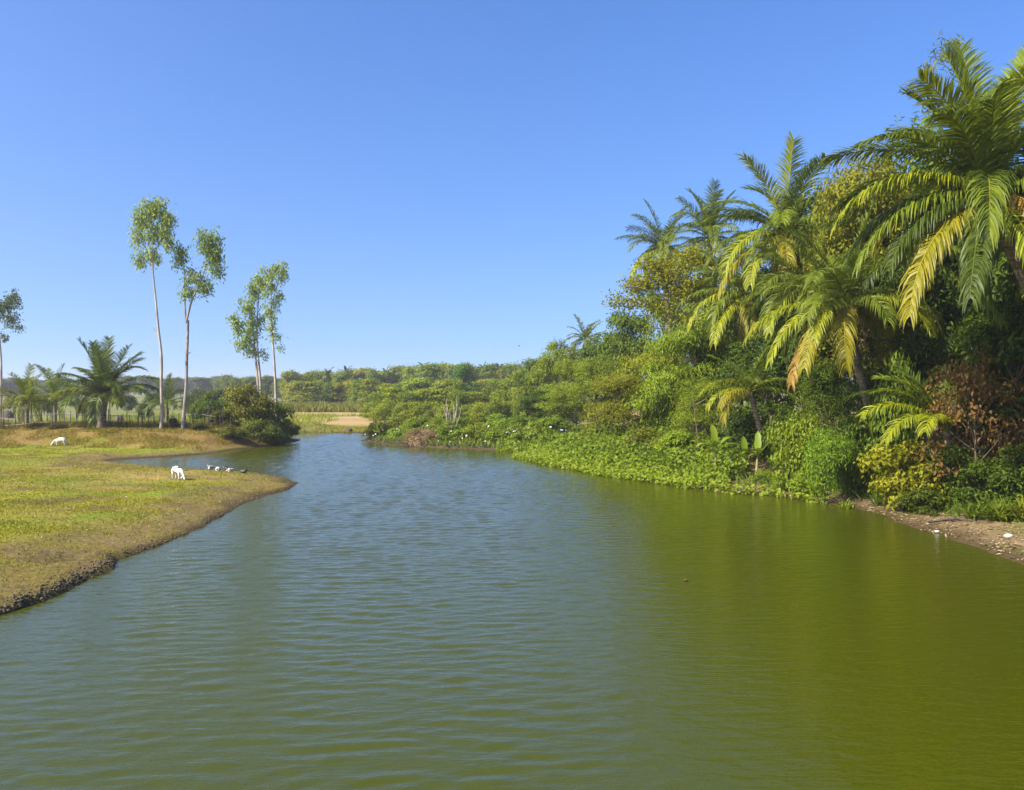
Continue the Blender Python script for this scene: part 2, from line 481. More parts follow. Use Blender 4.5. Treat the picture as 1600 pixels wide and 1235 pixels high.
def gen_tree(key, seed, H, R, base, nl, ncl, nlv, ll, lw, clump=.45, droop=.4, trunk_r=.16, shape='diamond', bark=None, flat=.8,
             lobe=(.34, .55), up=.6, hollow=.6, mat=None):
    rng = np.random.default_rng(seed)
    lob = []
    for k in range(nl):
        rl = R * rng.uniform(*lobe)
        if k == 0:
            c = np.array([rng.normal(0, R * .12), rng.normal(0, R * .12), H - rl * flat])
        else:
            a = k * 2.4 + rng.uniform(-.5, .5)
            f = rng.uniform(0, 1)
            zz = base * H + rl * flat + f * max(H * (1 - base) - 2.1 * rl * flat, 0)
            prof = math.sin(math.pi * (0.22 + .62 * (zz / H))) ** .8 if base > .05 else math.cos(min(zz / H, 1) * 1.25)
            rr = max(R - rl, 0) * math.sqrt(rng.uniform(.25, 1)) * prof * 1.15
            c = np.array([math.cos(a) * rr, math.sin(a) * rr, zz])
        lob.append((c, rl))
    P, N, TC, lines = [], [], [], []
    top = H * .72
    tp = np.array([[0, 0, -.3], [rng.normal(0, .02) * H, rng.normal(0, .02) * H, top * .35], [rng.normal(0, .03) * H, rng.normal(0, .03) * H, top * .7], [*lob[0][0][:2], top]])
    tp = spline(tp, 9)
    lines.append((tp, np.linspace(trunk_r, trunk_r * .35, 9) * (1 + .5 * np.exp(-np.arange(9) * 1.5))))
    for c, rl in lob:
        zt = np.clip(c[2] - rl * .9 - .25 * np.hypot(c[0], c[1]), top * .12, top * .95)
        st = np.array([np.interp(zt, tp[:, 2], tp[:, k]) for k in range(3)])
        lines.append((curve3(st, (st + c) / 2 + [0, 0, .12 * H * rng.uniform(-.4, .6)], c, 5), np.linspace(trunk_r * .45, trunk_r * .14, 5)))
        d = rdir(rng, ncl)
        d[:, 2] = np.where(d[:, 2] < -.35, -d[:, 2] * .6, d[:, 2])
        d = norm(d)
        cc = c + d * rl * (hollow + (1.12 - hollow) * rng.random((ncl, 1)) ** .7) * [1, 1, flat]
        for j in range(min(6, ncl)):
            lines.append((curve3(c, (c + cc[j]) / 2 + rng.normal(0, .1, 3) * rl, cc[j], 4), np.linspace(trunk_r * .14, trunk_r * .04, 4)))
        p = np.repeat(cc, nlv, 0) + rng.normal(size=(ncl * nlv, 3)) * clump * [1, 1, .7] * rng.uniform(.6, 1.25, (ncl, 1)).repeat(nlv, 0)
        P.append(p)
        N.append((p - c) / rl)
        TC.append(np.repeat(rng.random(ncl), nlv))
    P = np.concatenate(P); N = np.concatenate(N)
    keep = P[:, 2] > .02 * H
    P, N = P[keep], N[keep]
    TC = np.concatenate(TC)[keep]
    n = len(P)
    nr = norm(.6 * N + [0, 0, up] + .75 * rdir(rng, n))
    ax = rdir(rng, n) + .5 * N
    ax = ax - nr * (ax * nr).sum(1, keepdims=True)
    ax = norm(ax) + [0, 0, -droop]
    v, f, t = leaves(P, ax, nr, ll * rng.uniform(.6, 1.25, n), lw * rng.uniform(.7, 1.2, n), rng, shape)
    t = np.clip(.55 * np.repeat(TC, len(v) // n) + .45 * t, 0, 1)
    tv, tq = tubes(lines, 6)
    KINDS[key] = (make_mesh('trunk_' + key, tv, tq, bark or M_BARK, smooth=True), make_mesh('crown_' + key, v, f, mat or M_LEAF, tint=t), H, R)

#         key        seed  H    R   base nl ncl nlv  ll   lw
gen_tree('round_a',   1, 10, 3.6, .12, 14, 24, 26, .36, .17, clump=.34)
gen_tree('round_b',   2, 10, 3.4, .06, 16, 22, 26, .33, .16, clump=.32)
gen_tree('round_c',   3, 10, 3.0, .14, 13, 22, 28, .38, .14, clump=.40, droop=.7)
gen_tree('fine_a',    4, 10, 3.5, .05, 20, 34, 34, .19, .085, clump=.30)
gen_tree('fine_b',    5, 10, 3.2, .06, 16, 30, 30, .27, .09, clump=.36, droop=.7)
gen_tree('feather',   6, 10, 3.8, .02, 26, 26, 26, .40, .085, clump=.40, droop=.9, lobe=(.22, .36))
gen_tree('shrub_a',   7, 2.4, 1.5, .0, 12, 18, 20, .17, .10, clump=.15, trunk_r=.03)
gen_tree('shrub_b',   8, 2.4, 1.6, .0, 13, 17, 18, .20, .11, clump=.17, trunk_r=.03, droop=.6)
gen_tree('shrub_c',   9, 2.4, 1.4, .0, 14, 20, 24, .15, .045, clump=.17, trunk_r=.03, droop=.2)
gen_tree('shrub_d',  14, 2.4, 1.6, .0, 20, 11, 16, .19, .10, clump=.17, trunk_r=.03, droop=.6, lobe=(.18, .34), hollow=.4)
gen_tree('bigleaf',  10, 3.4, 1.9, .02, 26, 9, 11, .125, .075, clump=.14, trunk_r=.04, droop=.5, hollow=.2, lobe=(.18, .36))
gen_tree('low_far',  12, 10, 4.4, .0, 18, 16, 18, .62, .34, clump=.50)
gen_tree('tall_far', 13, 10, 2.6, .14, 11, 16, 18, .55, .30, clump=.45)

def place(kind, x, y, H, hw, rz, color, label, cat='tree', group=None, name='broadleaf_tree', sink=0.1, tilt=0.0, z=None):
    tm, cm, h0, r0 = KINDS[kind]
    s_ = hw / r0
    t = thing(name, label, cat, (x, y, (hz(x, y) if z is None else z) - sink), rz, group, (s_, s_, H / h0))
    if tilt:
        t.rotation_euler = (0, tilt, rz)
    add('stem' if cat == 'shrub' else 'trunk', tm, t)
    add('foliage' if cat == 'shrub' else 'crown', cm, t, color=color)
    return t

def tree_px(kind, px, D, top, hwpx, color, label, cat='tree', group=None, name='broadleaf_tree', rz=None, tilt=0.0):
    x = (px - 800) / F * D
    z = hz(x, D)
    H = CAM_Z - (top - HOR) / F * D - z + .1
    if rz is None:
        rz = (px * 12.9898 + D * 7.77) % 6.283
    return place(kind, x, D, H, hwpx / F * D, rz, color, label, cat, group, name, tilt=tilt)

# ------------------------------------------------------------------ palms
def frond_mesh(L, e0, droop, ll, seed, nl=52, hang=.5, twist=0.0, bare=.12, old=0.0, wd=.05):
    """rachis in the local XZ plane, rising at e0 degrees and bending down by droop degrees"""
    rng = np.random.default_rng(seed)
    n = 13
    s = np.linspace(0, 1, n)
    ang = RAD(e0) - RAD(droop) * s ** 1.35
    step = L / (n - 1)
    x = np.concatenate([[0], np.cumsum(np.cos((ang[1:] + ang[:-1]) / 2) * step)])
    z = np.concatenate([[0], np.cumsum(np.sin((ang[1:] + ang[:-1]) / 2) * step)])
    y = .06 * L * rng.uniform(-1, 1) * s ** 2
    pts = np.stack([x, y, z], 1)
    tv, tq = tubes([(pts, np.linspace(.045, .008, n) * L / 4.5)], 5)
    sl = np.linspace(bare, .995, nl)
    sl = np.clip(np.repeat(sl, 2) + rng.normal(0, .004, 2 * nl), bare, 1)
    sg = np.tile([1.0, -1.0], nl)
    m = 2 * nl
    base = np.stack([np.interp(sl, s, pts[:, k]) for k in range(3)], 1)
    a = np.interp(sl, s, ang)
    tan = np.stack([np.cos(a), 0 * a, np.sin(a)], 1)
    upv = np.stack([-np.sin(a), 0 * a, np.cos(a)], 1)
    tw = RAD(twist) * sl + rng.normal(0, .12, m)
    side = np.stack([0 * a, np.cos(tw), np.sin(tw)], 1) * sg[:, None]
    side = side + upv * (.35 * (1 - old) - .1)[..., None] if np.ndim(old) else side + upv * (.38 * (1 - old))
    fw = .62 + .70 * sl + rng.normal(0, .10, m)
    d0 = norm(side + tan * fw[:, None])
    lenp = 1.12 * ll * (.42 + .58 * np.sin(np.pi * np.clip(sl * .86 + .12, 0, 1)) ** .8) * rng.uniform(.7, 1.15, m)
    hg = hang * rng.uniform(.6, 1.4, m)
    d1 = norm(d0 + np.array([0, 0, -1.0]) * hg[:, None])
    d2 = norm(d1 + np.array([0, 0, -1.0]) * (hg * 1.3)[:, None])
    p1 = base + d0 * (lenp * .3)[:, None]
    p2 = p1 + d1 * (lenp * .38)[:, None]
    p3 = p2 + d2 * (lenp * .32)[:, None]
    w = wd * L / 4.5
    wv = norm(np.cross(d0, upv + .5 * rng.normal(size=(m, 3)))) * w * .5
    v = np.stack([base - wv * .6, base + wv * .6, p1 - wv, p1 + wv, p2 - wv * .75, p2 + wv * .75, p3], 1).reshape(-1, 3)
    i = np.arange(m)[:, None] * 7 + len(tv)
    q = np.concatenate([i + [0, 1, 3, 2], i + [2, 3, 5, 4]])
    tr = i + [4, 5, 6]
    tint = np.concatenate([np.full(len(tv), 1.0), np.repeat(np.clip(rng.normal(.42, .28, m) + .35 * sl * old, 0, 1), 7)])
    return make_mesh('frond', np.concatenate([tv, v]), [tq, q, tr], M_PALM, tint=tint)

def trunk_mesh(p0, p1, r0, r1, bow, seed):
    rng = np.random.default_rng(seed)
    n = 34
    mid = (np.asarray(p0, float) + p1) / 2 + bow
    pts = curve3(p0, mid, p1, n)
    r = np.linspace(r0, r1, n) * (1 + .07 * ((np.arange(n) % 2) * 2 - 1)) + .5 * r0 * np.exp(-np.arange(n) / 2.0)
    v, q = tubes([(pts, r)], 10)
    v = v + rng.normal(0, .006, v.shape)
    return make_mesh('palm_trunk', v, q, M_PTRUNK, smooth=True)

def palm(label, base, crown, L, fronds, seed, r0=.16, r1=.11, bow=(0, 0, 0), group=None, ll=None, green=(.095, .140, .02), name='coconut_palm', nl=52, wd=.05, auto=0, lo=-20):
    """fronds: list of (azimuth deg, rise deg, bend deg, length factor, colour key); auto adds a spiral of ordinary ones"""
    rng = np.random.default_rng(seed)
    base = np.asarray(base, float); crown = np.asarray(crown, float)
    t = thing(name, label, 'palm tree', base, 0, group)
    rel = crown - base
    add('trunk', trunk_mesh((0, 0, -.3), rel, r0, r1, np.array(bow, float), seed), t)
    spec = list(fronds)
    for k in range(auto):
        f = (k + .5) / auto
        e = 82 - (82 - lo) * f ** .9 + rng.normal(0, 5)
        spec.append((k * 137.5 + rng.normal(0, 14), e, 34 + 75 * min(1, f * 1.4) + rng.normal(0, 14), rng.uniform(.75, 1.1), 'o' if f > .82 and rng.random() < .6 else 'g'))
    cols = {'g': green, 'y': (green[0] * 1.75, green[1] * 1.5, green[2]), 'd': (green[0] * .55, green[1] * .62, green[2] * 1.1),  # y and d keys put sunlit and shaded tones into the frond colour
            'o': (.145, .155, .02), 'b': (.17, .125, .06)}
    for k, (az, e, dr, lf, c) in enumerate(spec):
        el = max(e, -30)
        old = {'o': .8, 'b': 1.0}.get(c, .0)
        me = frond_mesh(L * lf, el, dr, (ll or L * .215) * (1 if c != 'b' else .8), seed * 97 + k, nl=nl, hang=.9 if c == 'b' else (.22 + .75 * max(0, 1 - e / 75)), twist=rng.normal(0, 25), old=old, wd=wd)
        col = np.array(cols[c]) * rng.uniform(.85, 1.15)
        o = add('frond', me, t, rel + [0, 0, rng.uniform(-.12, .12)], col, (0, 0, RAD(az)))
        if c == 'b':
            o['label'] = 'dry brown hanging frond'
    return t

# near palms on the far right
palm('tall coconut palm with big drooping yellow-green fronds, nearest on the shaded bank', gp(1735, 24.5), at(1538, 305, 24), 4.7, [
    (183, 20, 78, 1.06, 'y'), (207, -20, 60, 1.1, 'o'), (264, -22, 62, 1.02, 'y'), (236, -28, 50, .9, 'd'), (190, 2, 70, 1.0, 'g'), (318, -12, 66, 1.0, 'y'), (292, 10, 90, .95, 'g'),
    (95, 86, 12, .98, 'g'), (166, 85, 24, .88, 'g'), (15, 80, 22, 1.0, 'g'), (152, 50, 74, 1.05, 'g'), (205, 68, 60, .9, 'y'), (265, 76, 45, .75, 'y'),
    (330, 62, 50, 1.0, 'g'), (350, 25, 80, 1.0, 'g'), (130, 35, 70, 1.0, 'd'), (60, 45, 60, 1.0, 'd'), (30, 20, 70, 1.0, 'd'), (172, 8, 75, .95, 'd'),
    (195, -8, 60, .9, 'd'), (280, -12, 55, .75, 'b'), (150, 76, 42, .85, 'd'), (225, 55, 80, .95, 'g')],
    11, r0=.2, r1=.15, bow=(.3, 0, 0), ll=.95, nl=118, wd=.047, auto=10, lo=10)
palm('coconut palm cut off by the right edge of the picture, pale hanging fronds', gp(1720, 26), at(1655, 330, 26), 4.3, [
    (178, 45, 85, 1.0, 'y'), (195, 15, 85, 1.0, 'y'), (150, 70, 40, 1.0, 'g'), (185, -10, 65, .9, 'o'), (230, 25, 90, 1.0, 'y')],
    12, r0=.18, r1=.14, ll=.92, auto=20, nl=90, wd=.054)
palm('coconut palm rising above the olive tree, upper middle of the palm grove', gp(1335, 41), at(1228, 368, 40), 4.4, [
    (180, 40, 60, 1.05, 'd'), (200, 70, 40, 1.0, 'y'), (270, 82, 20, 1.0, 'y'), (20, 55, 50, 1.0, 'd'), (205, 10, 90, 1.05, 'y'), (225, -5, 75, 1.1, 'y'),
    (190, -12, 65, 1.05, 'o'), (250, -5, 75, 1.0, 'o'), (285, -12, 65, 1.1, 'b'), (310, 10, 80, 1.0, 'g'), (170, 15, 85, 1.0, 'g')],
    13, r0=.17, r1=.13, bow=(.5, 0, 0), auto=22, nl=92, wd=.047)
palm('leaning coconut palm with arching bright fronds low over the bank', gp(1392, 31.5), at(1322, 482, 31), 3.9, [
    (182, 14, 74, 1.1, 'y'), (205, 6, 80, 1.12, 'y'), (232, 15, 88, .95, 'y'), (222, -8, 70, 1.05, 'o'), (212, -14, 66, 1.15, 'b'), (310, 20, 90, .9, 'y'),
    (340, 22, 85, .85, 'y'), (280, 28, 95, .8, 'g')],
    14, r0=.17, r1=.13, bow=(-.3, 0, .4), auto=18, nl=92, wd=.047, lo=0)
palm('tall coconut palm with ragged crown, leftmost of the grove against the sky', gp(1060, 63), at(1036, 388, 62), 3.6, [
    (180, 35, 50, 1.0, 'd'), (160, 55, 60, .9, 'd'), (215, -8, 70, 1.2, 'y'), (290, -10, 70, 1.2, 'y')], 15, auto=26, nl=60, wd=.055)
palm('coconut palm with upright crown, second from the left of the grove', gp(1135, 55), at(1108, 372, 54), 3.7, [
    (190, 78, 30, .9, 'g'), (350, 75, 30, .9, 'd'), (270, 85, 15, .95, 'd')], 16, auto=24, nl=60, wd=.055)
palm('short leaning palm with hanging yellowish fronds behind the banana plants', gp(1206, 35.5), at(1172, 612, 35.5), 2.5, [
    (182, 38, 95, .95, 'y'), (195, 20, 95, .95, 'y'), (215, 25, 100, .85, 'o'), (160, 40, 90, .9, 'g'), (20, 40, 90, .9, 'y'), (340, 20, 80, .9, 'g'), (100, 60, 60, .9, 'd'), (260, 50, 80, .8, 'g')],
    17, r0=.13, r1=.10, nl=70, auto=8, lo=10)
palm('low palm with arching fronds beside the brown-leaved tree', gp(1500, 27.5), at(1478, 672, 27), 3.0, [
    (183, 42, 78, 1.05, 'y'), (205, 32, 95, .98, 'y'), (176, 62, 75, .95, 'g'), (225, 40, 95, .8, 'y'), (165, 48, 70, 1.1, 'd'), (120, 70, 50, 1, 'd'), (60, 60, 60, 1, 'd'), (350, 50, 70, 1, 'd')],
    18, r0=.14, r1=.11, nl=80, auto=4, lo=30)
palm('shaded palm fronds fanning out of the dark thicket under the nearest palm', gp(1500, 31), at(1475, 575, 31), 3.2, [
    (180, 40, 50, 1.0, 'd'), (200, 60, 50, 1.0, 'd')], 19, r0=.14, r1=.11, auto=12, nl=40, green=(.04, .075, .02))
palm('coconut palm low in the canopy between the yellowing tree and the palm grove', gp(1185, 45), at(1163, 462, 44), 3.9, [
    (200, 5, 80, 1.1, 'y'), (230, -10, 70, 1.1, 'y'), (180, 25, 80, 1.0, 'g'), (260, -15, 65, 1.0, 'o')], 41, auto=16, nl=76, wd=.056)
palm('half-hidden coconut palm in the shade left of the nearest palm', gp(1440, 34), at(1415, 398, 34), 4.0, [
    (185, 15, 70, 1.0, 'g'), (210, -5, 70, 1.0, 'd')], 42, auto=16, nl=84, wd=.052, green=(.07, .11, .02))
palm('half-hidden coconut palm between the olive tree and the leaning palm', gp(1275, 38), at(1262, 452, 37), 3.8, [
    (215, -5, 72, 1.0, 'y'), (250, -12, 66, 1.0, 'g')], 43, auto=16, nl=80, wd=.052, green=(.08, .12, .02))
# mid-distance palms
palm('small bushy coconut palm standing out above the mid-distance thicket', gp(912, 95), at(914, 532, 95), 3.2, [], 20, auto=20, nl=26, wd=.13)
palm('coconut palm with a pale grey crown in the tree line behind the brown field', gp(488, 170), at(488, 602, 170), 4.0, [], 21, auto=16, nl=18, wd=.22)
# young palms behind the stick fence
palm('young coconut palm with a stout trunk and wide dark fronds at the stick fence', gp(160, 58.0), at(163, 622, 58), 4.1, [
    (180, 44, 70, 1.0, 'g'), (188, 30, 75, .9, 'y'), (150, 58, 60, .95, 'g'), (100, 84, 18, 1.05, 'g'), (200, 78, 22, 1.05, 'g'), (20, 70, 40, 1.0, 'g'), (5, 46, 66, 1.0, 'g'), (352, 34, 75, .95, 'g'), (335, 32, 60, 1.0, 'd'),
    (350, 30, 40, .75, 'y'), (275, 80, 25, 1.0, 'g'), (300, 60, 60, .8, 'd'), (235, 50, 80, .8, 'd'), (190, 25, 80, .8, 'd'), (265, 55, 70, .75, 'd'), (60, 65, 45, 1, 'd'), (130, 74, 30, 1.0, 'g'), (310, 20, 70, .6, 'y')],
    22, r0=.34, r1=.28, bow=(-.25, 0, 0), nl=74, green=(.075, .115, .02), wd=.06, auto=11, lo=18)
palm('small yellowing palm behind the fence, nearer the left edge', gp(42, 60), at(42, 632, 60), 3.0, [
    (182, 40, 70, 1.0, 'o'), (200, 55, 80, .9, 'o'), (0, 40, 80, 1.0, 'o'), (100, 85, 20, 1.0, 'g'), (160, 70, 40, .9, 'g')], 23, r0=.14, r1=.12, auto=15, nl=56, wd=.055, lo=5, green=(.11, .15, .02))
palm('small dark palm behind the fence, between the yellowing palm and the young palm', gp(86, 66), at(86, 626, 66), 3.2, [(10, 50, 70, .9, 'y')], 24, r0=.15, r1=.12, auto=17, nl=54, wd=.055, green=(.085, .13, .02), lo=5)
palm('small palm half hidden behind the tall pale-trunked trees', gp(260, 74), at(262, 632, 74), 2.9, [], 25, r0=.15, r1=.12, auto=17, nl=50, wd=.06, green=(.07, .11, .02), lo=5)

# ------------------------------------------------------------------ pale-trunked trees on the left bank
def gum_tree(label, base, lines, clumps, D, seed, color, nlv=24, name='eucalyptus_tree', spread=.55):
    """lines: pixel polylines with radii in metres; clumps: (px, py, rx, ry, number)"""
    rng = np.random.default_rng(seed)
    base = np.asarray(base, float)
    t = thing(name, label, 'tree', base)
    tl = []
    for pts, r0, r1 in lines:
        p = np.array([at(a, b, D) for a, b in pts]) - base
        p[:, 1] += np.linspace(0, rng.normal(0, .4), len(p))
        q = spline(p, max(6, 3 * len(p)))
        tl.append((q, np.linspace(r0, r1, len(q))))
    C = []
    for px, py, rx, ry, n in clumps:
        c = at(px, py, D) - base
        k = rdir(rng, n) * rng.random((n, 1)) ** .45 * [rx / F * D, rx / F * D * .9, ry / F * D]
        k = k + c
        C.append(k)
        for j in range(0, n, 3):
            tl.append((curve3(c, (c + k[j]) / 2 + [0, 0, .15], k[j], 4), [.025, .02, .013, .006]))
    C = np.concatenate(C)
    tv, tq = tubes(tl, 7)
    add('trunk', make_mesh('gum_trunk', tv, tq, M_PALE, smooth=True), t)
    P = np.repeat(C, nlv, 0) + rng.normal(size=(len(C) * nlv, 3)) * [.18 * spread / .55, .18 * spread / .55, .22 * spread / .55]
    n = len(P)
    ax = rdir(rng, n) * [1, 1, .5] + [0, 0, -.9]
    v, f, tn = leaves(P, ax, rdir(rng, n) + [-.2, -.2, .3], .27 * rng.uniform(.6, 1.2, n), .09 * rng.uniform(.7, 1.2, n), rng)
    add('crown', make_mesh('gum_crown', v, f, M_GUM, tint=tn), t, color=color)

GUM = (.22, .285, .10)
gum_tree('tallest slender pale-trunked tree with a high tufted crown and a broken stub', gp(251, 57.5), [
    ([(251, 674), (254, 650), (252, 600), (254, 560), (249, 520), (245, 470), (240, 420), (240, 380), (243, 340)], .12, .03),
    ([(250, 525), (244, 518), (238, 512)], .07, .03),
    ([(240, 420), (228, 390), (216, 360)], .04, .015), ([(240, 400), (256, 370), (264, 345)], .04, .015)],
    [(243, 325, 16, 16, 34), (222, 345, 14, 18, 26), (262, 350, 12, 20, 28), (240, 365, 18, 18, 26), (214, 372, 8, 14, 10), (218, 405, 9, 10, 10), (240, 400, 12, 14, 12), (264, 380, 8, 12, 10)], 57.5, 31, GUM)
gum_tree('slender pale-trunked tree forking halfway up into two leafy stems', gp(286, 58), [
    ([(285, 674), (287, 640), (290, 600), (290, 560), (291, 530), (291, 500)], .13, .08),
    ([(291, 505), (288, 470), (287, 430), (284, 400)], .07, .02), ([(291, 505), (300, 468), (315, 440), (326, 400), (332, 375)], .08, .02),
    ([(291, 555), (296, 550)], .05, .03), ([(292, 530), (296, 520)], .05, .03), ([(291, 570), (297, 566)], .05, .03)],
    [(328, 378, 20, 20, 40), (336, 405, 14, 18, 26), (284, 395, 11, 13, 14), (280, 410, 7, 10, 6), (300, 430, 14, 12, 14), (318, 448, 14, 12, 16), (292, 455, 11, 16, 10), (340, 425, 10, 10, 8)], 58, 32, (.18, .245, .09))
gum_tree('twin-stemmed pale tree with a loose crown behind the bank bushes', gp(404, 62), [
    ([(406, 660), (404, 610), (400, 570), (397, 540), (394, 500), (392, 470)], .13, .03), ([(408, 660), (408, 600), (404, 560), (402, 520), (405, 470), (408, 440)], .12, .03),
    ([(398, 545), (385, 520), (370, 505)], .04, .015)],
    [(395, 455, 14, 16, 14), (385, 480, 14, 16, 14), (400, 495, 16, 16, 16), (374, 510, 12, 16, 14), (392, 525, 16, 14, 18), (378, 538, 12, 10, 10), (366, 500, 7, 10, 6), (405, 440, 10, 12, 8), (412, 552, 5, 8, 3), (395, 548, 12, 8, 8)], 62, 33, (.22, .285, .10), spread=.5)
gum_tree('single pale tree with a bare lower trunk, nearest the river channel', gp(431, 66), [
    ([(432, 665), (431, 610), (429, 570), (427, 540), (424, 500), (424, 460), (428, 425)], .13, .03),
    ([(426, 470), (436, 445), (443, 420)], .04, .015), ([(428, 545), (437, 543)], .02, .01)],
    [(426, 425, 16, 16, 18), (442, 428, 9, 18, 14), (420, 450, 14, 16, 16), (432, 465, 10, 14, 10), (421, 485, 12, 14, 12), (424, 510, 8, 10, 6), (430, 525, 7, 6, 5), (438, 543, 4, 2, 2), (412, 440, 8, 12, 8)], 66, 34, (.22, .285, .10), spread=.5)
gum_tree('thin dark-trunked tree at the left edge of the picture', gp(2, 72), [
    ([(1, 660), (3, 600), (5, 560), (2, 520), (2, 480)], .12, .05), ([(3, 515), (20, 510), (35, 512)], .03, .01)],
    [(8, 475, 14, 16, 22), (22, 468, 10, 14, 14), (-8, 485, 14, 16, 14), (12, 498, 14, 10, 14), (30, 512, 7, 2, 3), (4, 525, 6, 8, 5), (-22, 470, 14, 14, 14)], 72, 35, (.085, .12, .06))

# ------------------------------------------------------------------ right bank: trees
G_MID, G_FRESH, G_DARK = (.115, .165, .020), (.13, .195, .024), (.040, .072, .013)  # G_DARK: dark green with the grove's deep shade put into the leaf colour
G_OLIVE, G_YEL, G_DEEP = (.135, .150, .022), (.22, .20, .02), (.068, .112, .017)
T = tree_px
T('fine_a', 1345, 35, 244, 108, G_OLIVE, 'olive small-leaved tree filling the gap between two tall palms')
T('round_a', 1432, 37, 205, 105, G_DEEP, 'dark rounded tree top showing behind the nearest palm')
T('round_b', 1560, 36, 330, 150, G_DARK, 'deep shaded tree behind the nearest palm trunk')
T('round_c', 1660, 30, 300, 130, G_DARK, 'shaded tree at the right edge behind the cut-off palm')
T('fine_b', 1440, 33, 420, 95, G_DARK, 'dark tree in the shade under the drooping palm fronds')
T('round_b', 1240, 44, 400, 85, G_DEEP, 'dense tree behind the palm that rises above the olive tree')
T('round_a', 1155, 47, 455, 70, G_MID, 'green tree between the palm grove and the yellowing tree')
T('feather', 1072, 45, 512, 82, (.125, .185, .022), 'feathery bright green bamboo-like tree in the middle of the bank', name='feathery_tree')
T('feather', 1015, 50, 548, 70, (.15, .185, .022), 'feathery yellow-green tree left of the bright bamboo-like one', name='feathery_tree')
T('fine_b', 965, 47, 585, 52, (.13, .15, .022), 'tangled olive-brown thicket tree hanging over the taro slope')
T('round_c', 984, 70, 488, 48, G_DEEP, 'dark flat-topped tree on the skyline right of the small bushy palm')
T('fine_a', 1105, 41, 590, 60, G_MID, 'mid-green bushy tree above the bare sapling')
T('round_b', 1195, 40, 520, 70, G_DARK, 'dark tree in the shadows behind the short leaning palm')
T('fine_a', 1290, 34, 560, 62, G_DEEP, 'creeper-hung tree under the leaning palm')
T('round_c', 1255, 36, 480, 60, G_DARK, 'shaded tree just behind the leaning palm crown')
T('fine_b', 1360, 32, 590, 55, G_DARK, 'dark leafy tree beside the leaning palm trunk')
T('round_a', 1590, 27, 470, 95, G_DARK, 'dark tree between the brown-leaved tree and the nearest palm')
T('round_b', 1800, 24, 250, 150, G_DEEP, 'tall green tree beyond the right edge of the picture')
T('round_a', 1880, 17, 120, 190, G_DEEP, 'broad green tree on the near bank beyond the right edge')
T('fine_a', 1760, 34, 230, 120, G_MID, 'fine-leaved tree behind the cut-off palm')
T('fine_a', 935, 62, 556, 55, G_MID, 'mid-green tree below the small bushy palm')
T('feather', 900, 72, 562, 50, (.14, .19, .025), 'light feathery tree left of the tangled thicket', name='feathery_tree')
T('round_b', 872, 88, 534, 44, G_MID, 'bushy tree on the skyline left of the small bushy palm')
T('round_a', 950, 90, 520, 50, G_DEEP, 'dark tree on the skyline right behind the small bushy palm')
T('fine_b', 1040, 66, 452, 46, G_MID, 'leafy tree under the leftmost tall palm')
T('round_b', 1100, 58, 430, 55, G_MID, 'leafy tree behind the yellowing tree')
T('round_c', 838, 100, 562, 36, G_DEEP, 'dark tree at the foot of the skyline slope')
T('round_b', 845, 70, 612, 36, G_DARK, 'dark round tree just above the spit shrubs')
T('round_c', 870, 63, 612, 30, G_MID, 'small round tree beside the dark one above the spit shrubs')

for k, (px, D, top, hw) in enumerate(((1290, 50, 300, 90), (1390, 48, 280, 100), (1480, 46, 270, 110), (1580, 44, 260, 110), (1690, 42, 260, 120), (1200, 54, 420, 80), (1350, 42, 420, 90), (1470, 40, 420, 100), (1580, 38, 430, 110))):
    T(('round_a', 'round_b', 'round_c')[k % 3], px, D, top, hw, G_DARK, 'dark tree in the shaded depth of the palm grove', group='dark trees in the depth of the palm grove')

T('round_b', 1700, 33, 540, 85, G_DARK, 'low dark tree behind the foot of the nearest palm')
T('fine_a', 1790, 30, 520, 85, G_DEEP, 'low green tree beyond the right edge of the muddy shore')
T('round_c', 1640, 40, 500, 80, G_DARK, 'low dark tree behind the reddish-brown tree cut by the right edge')

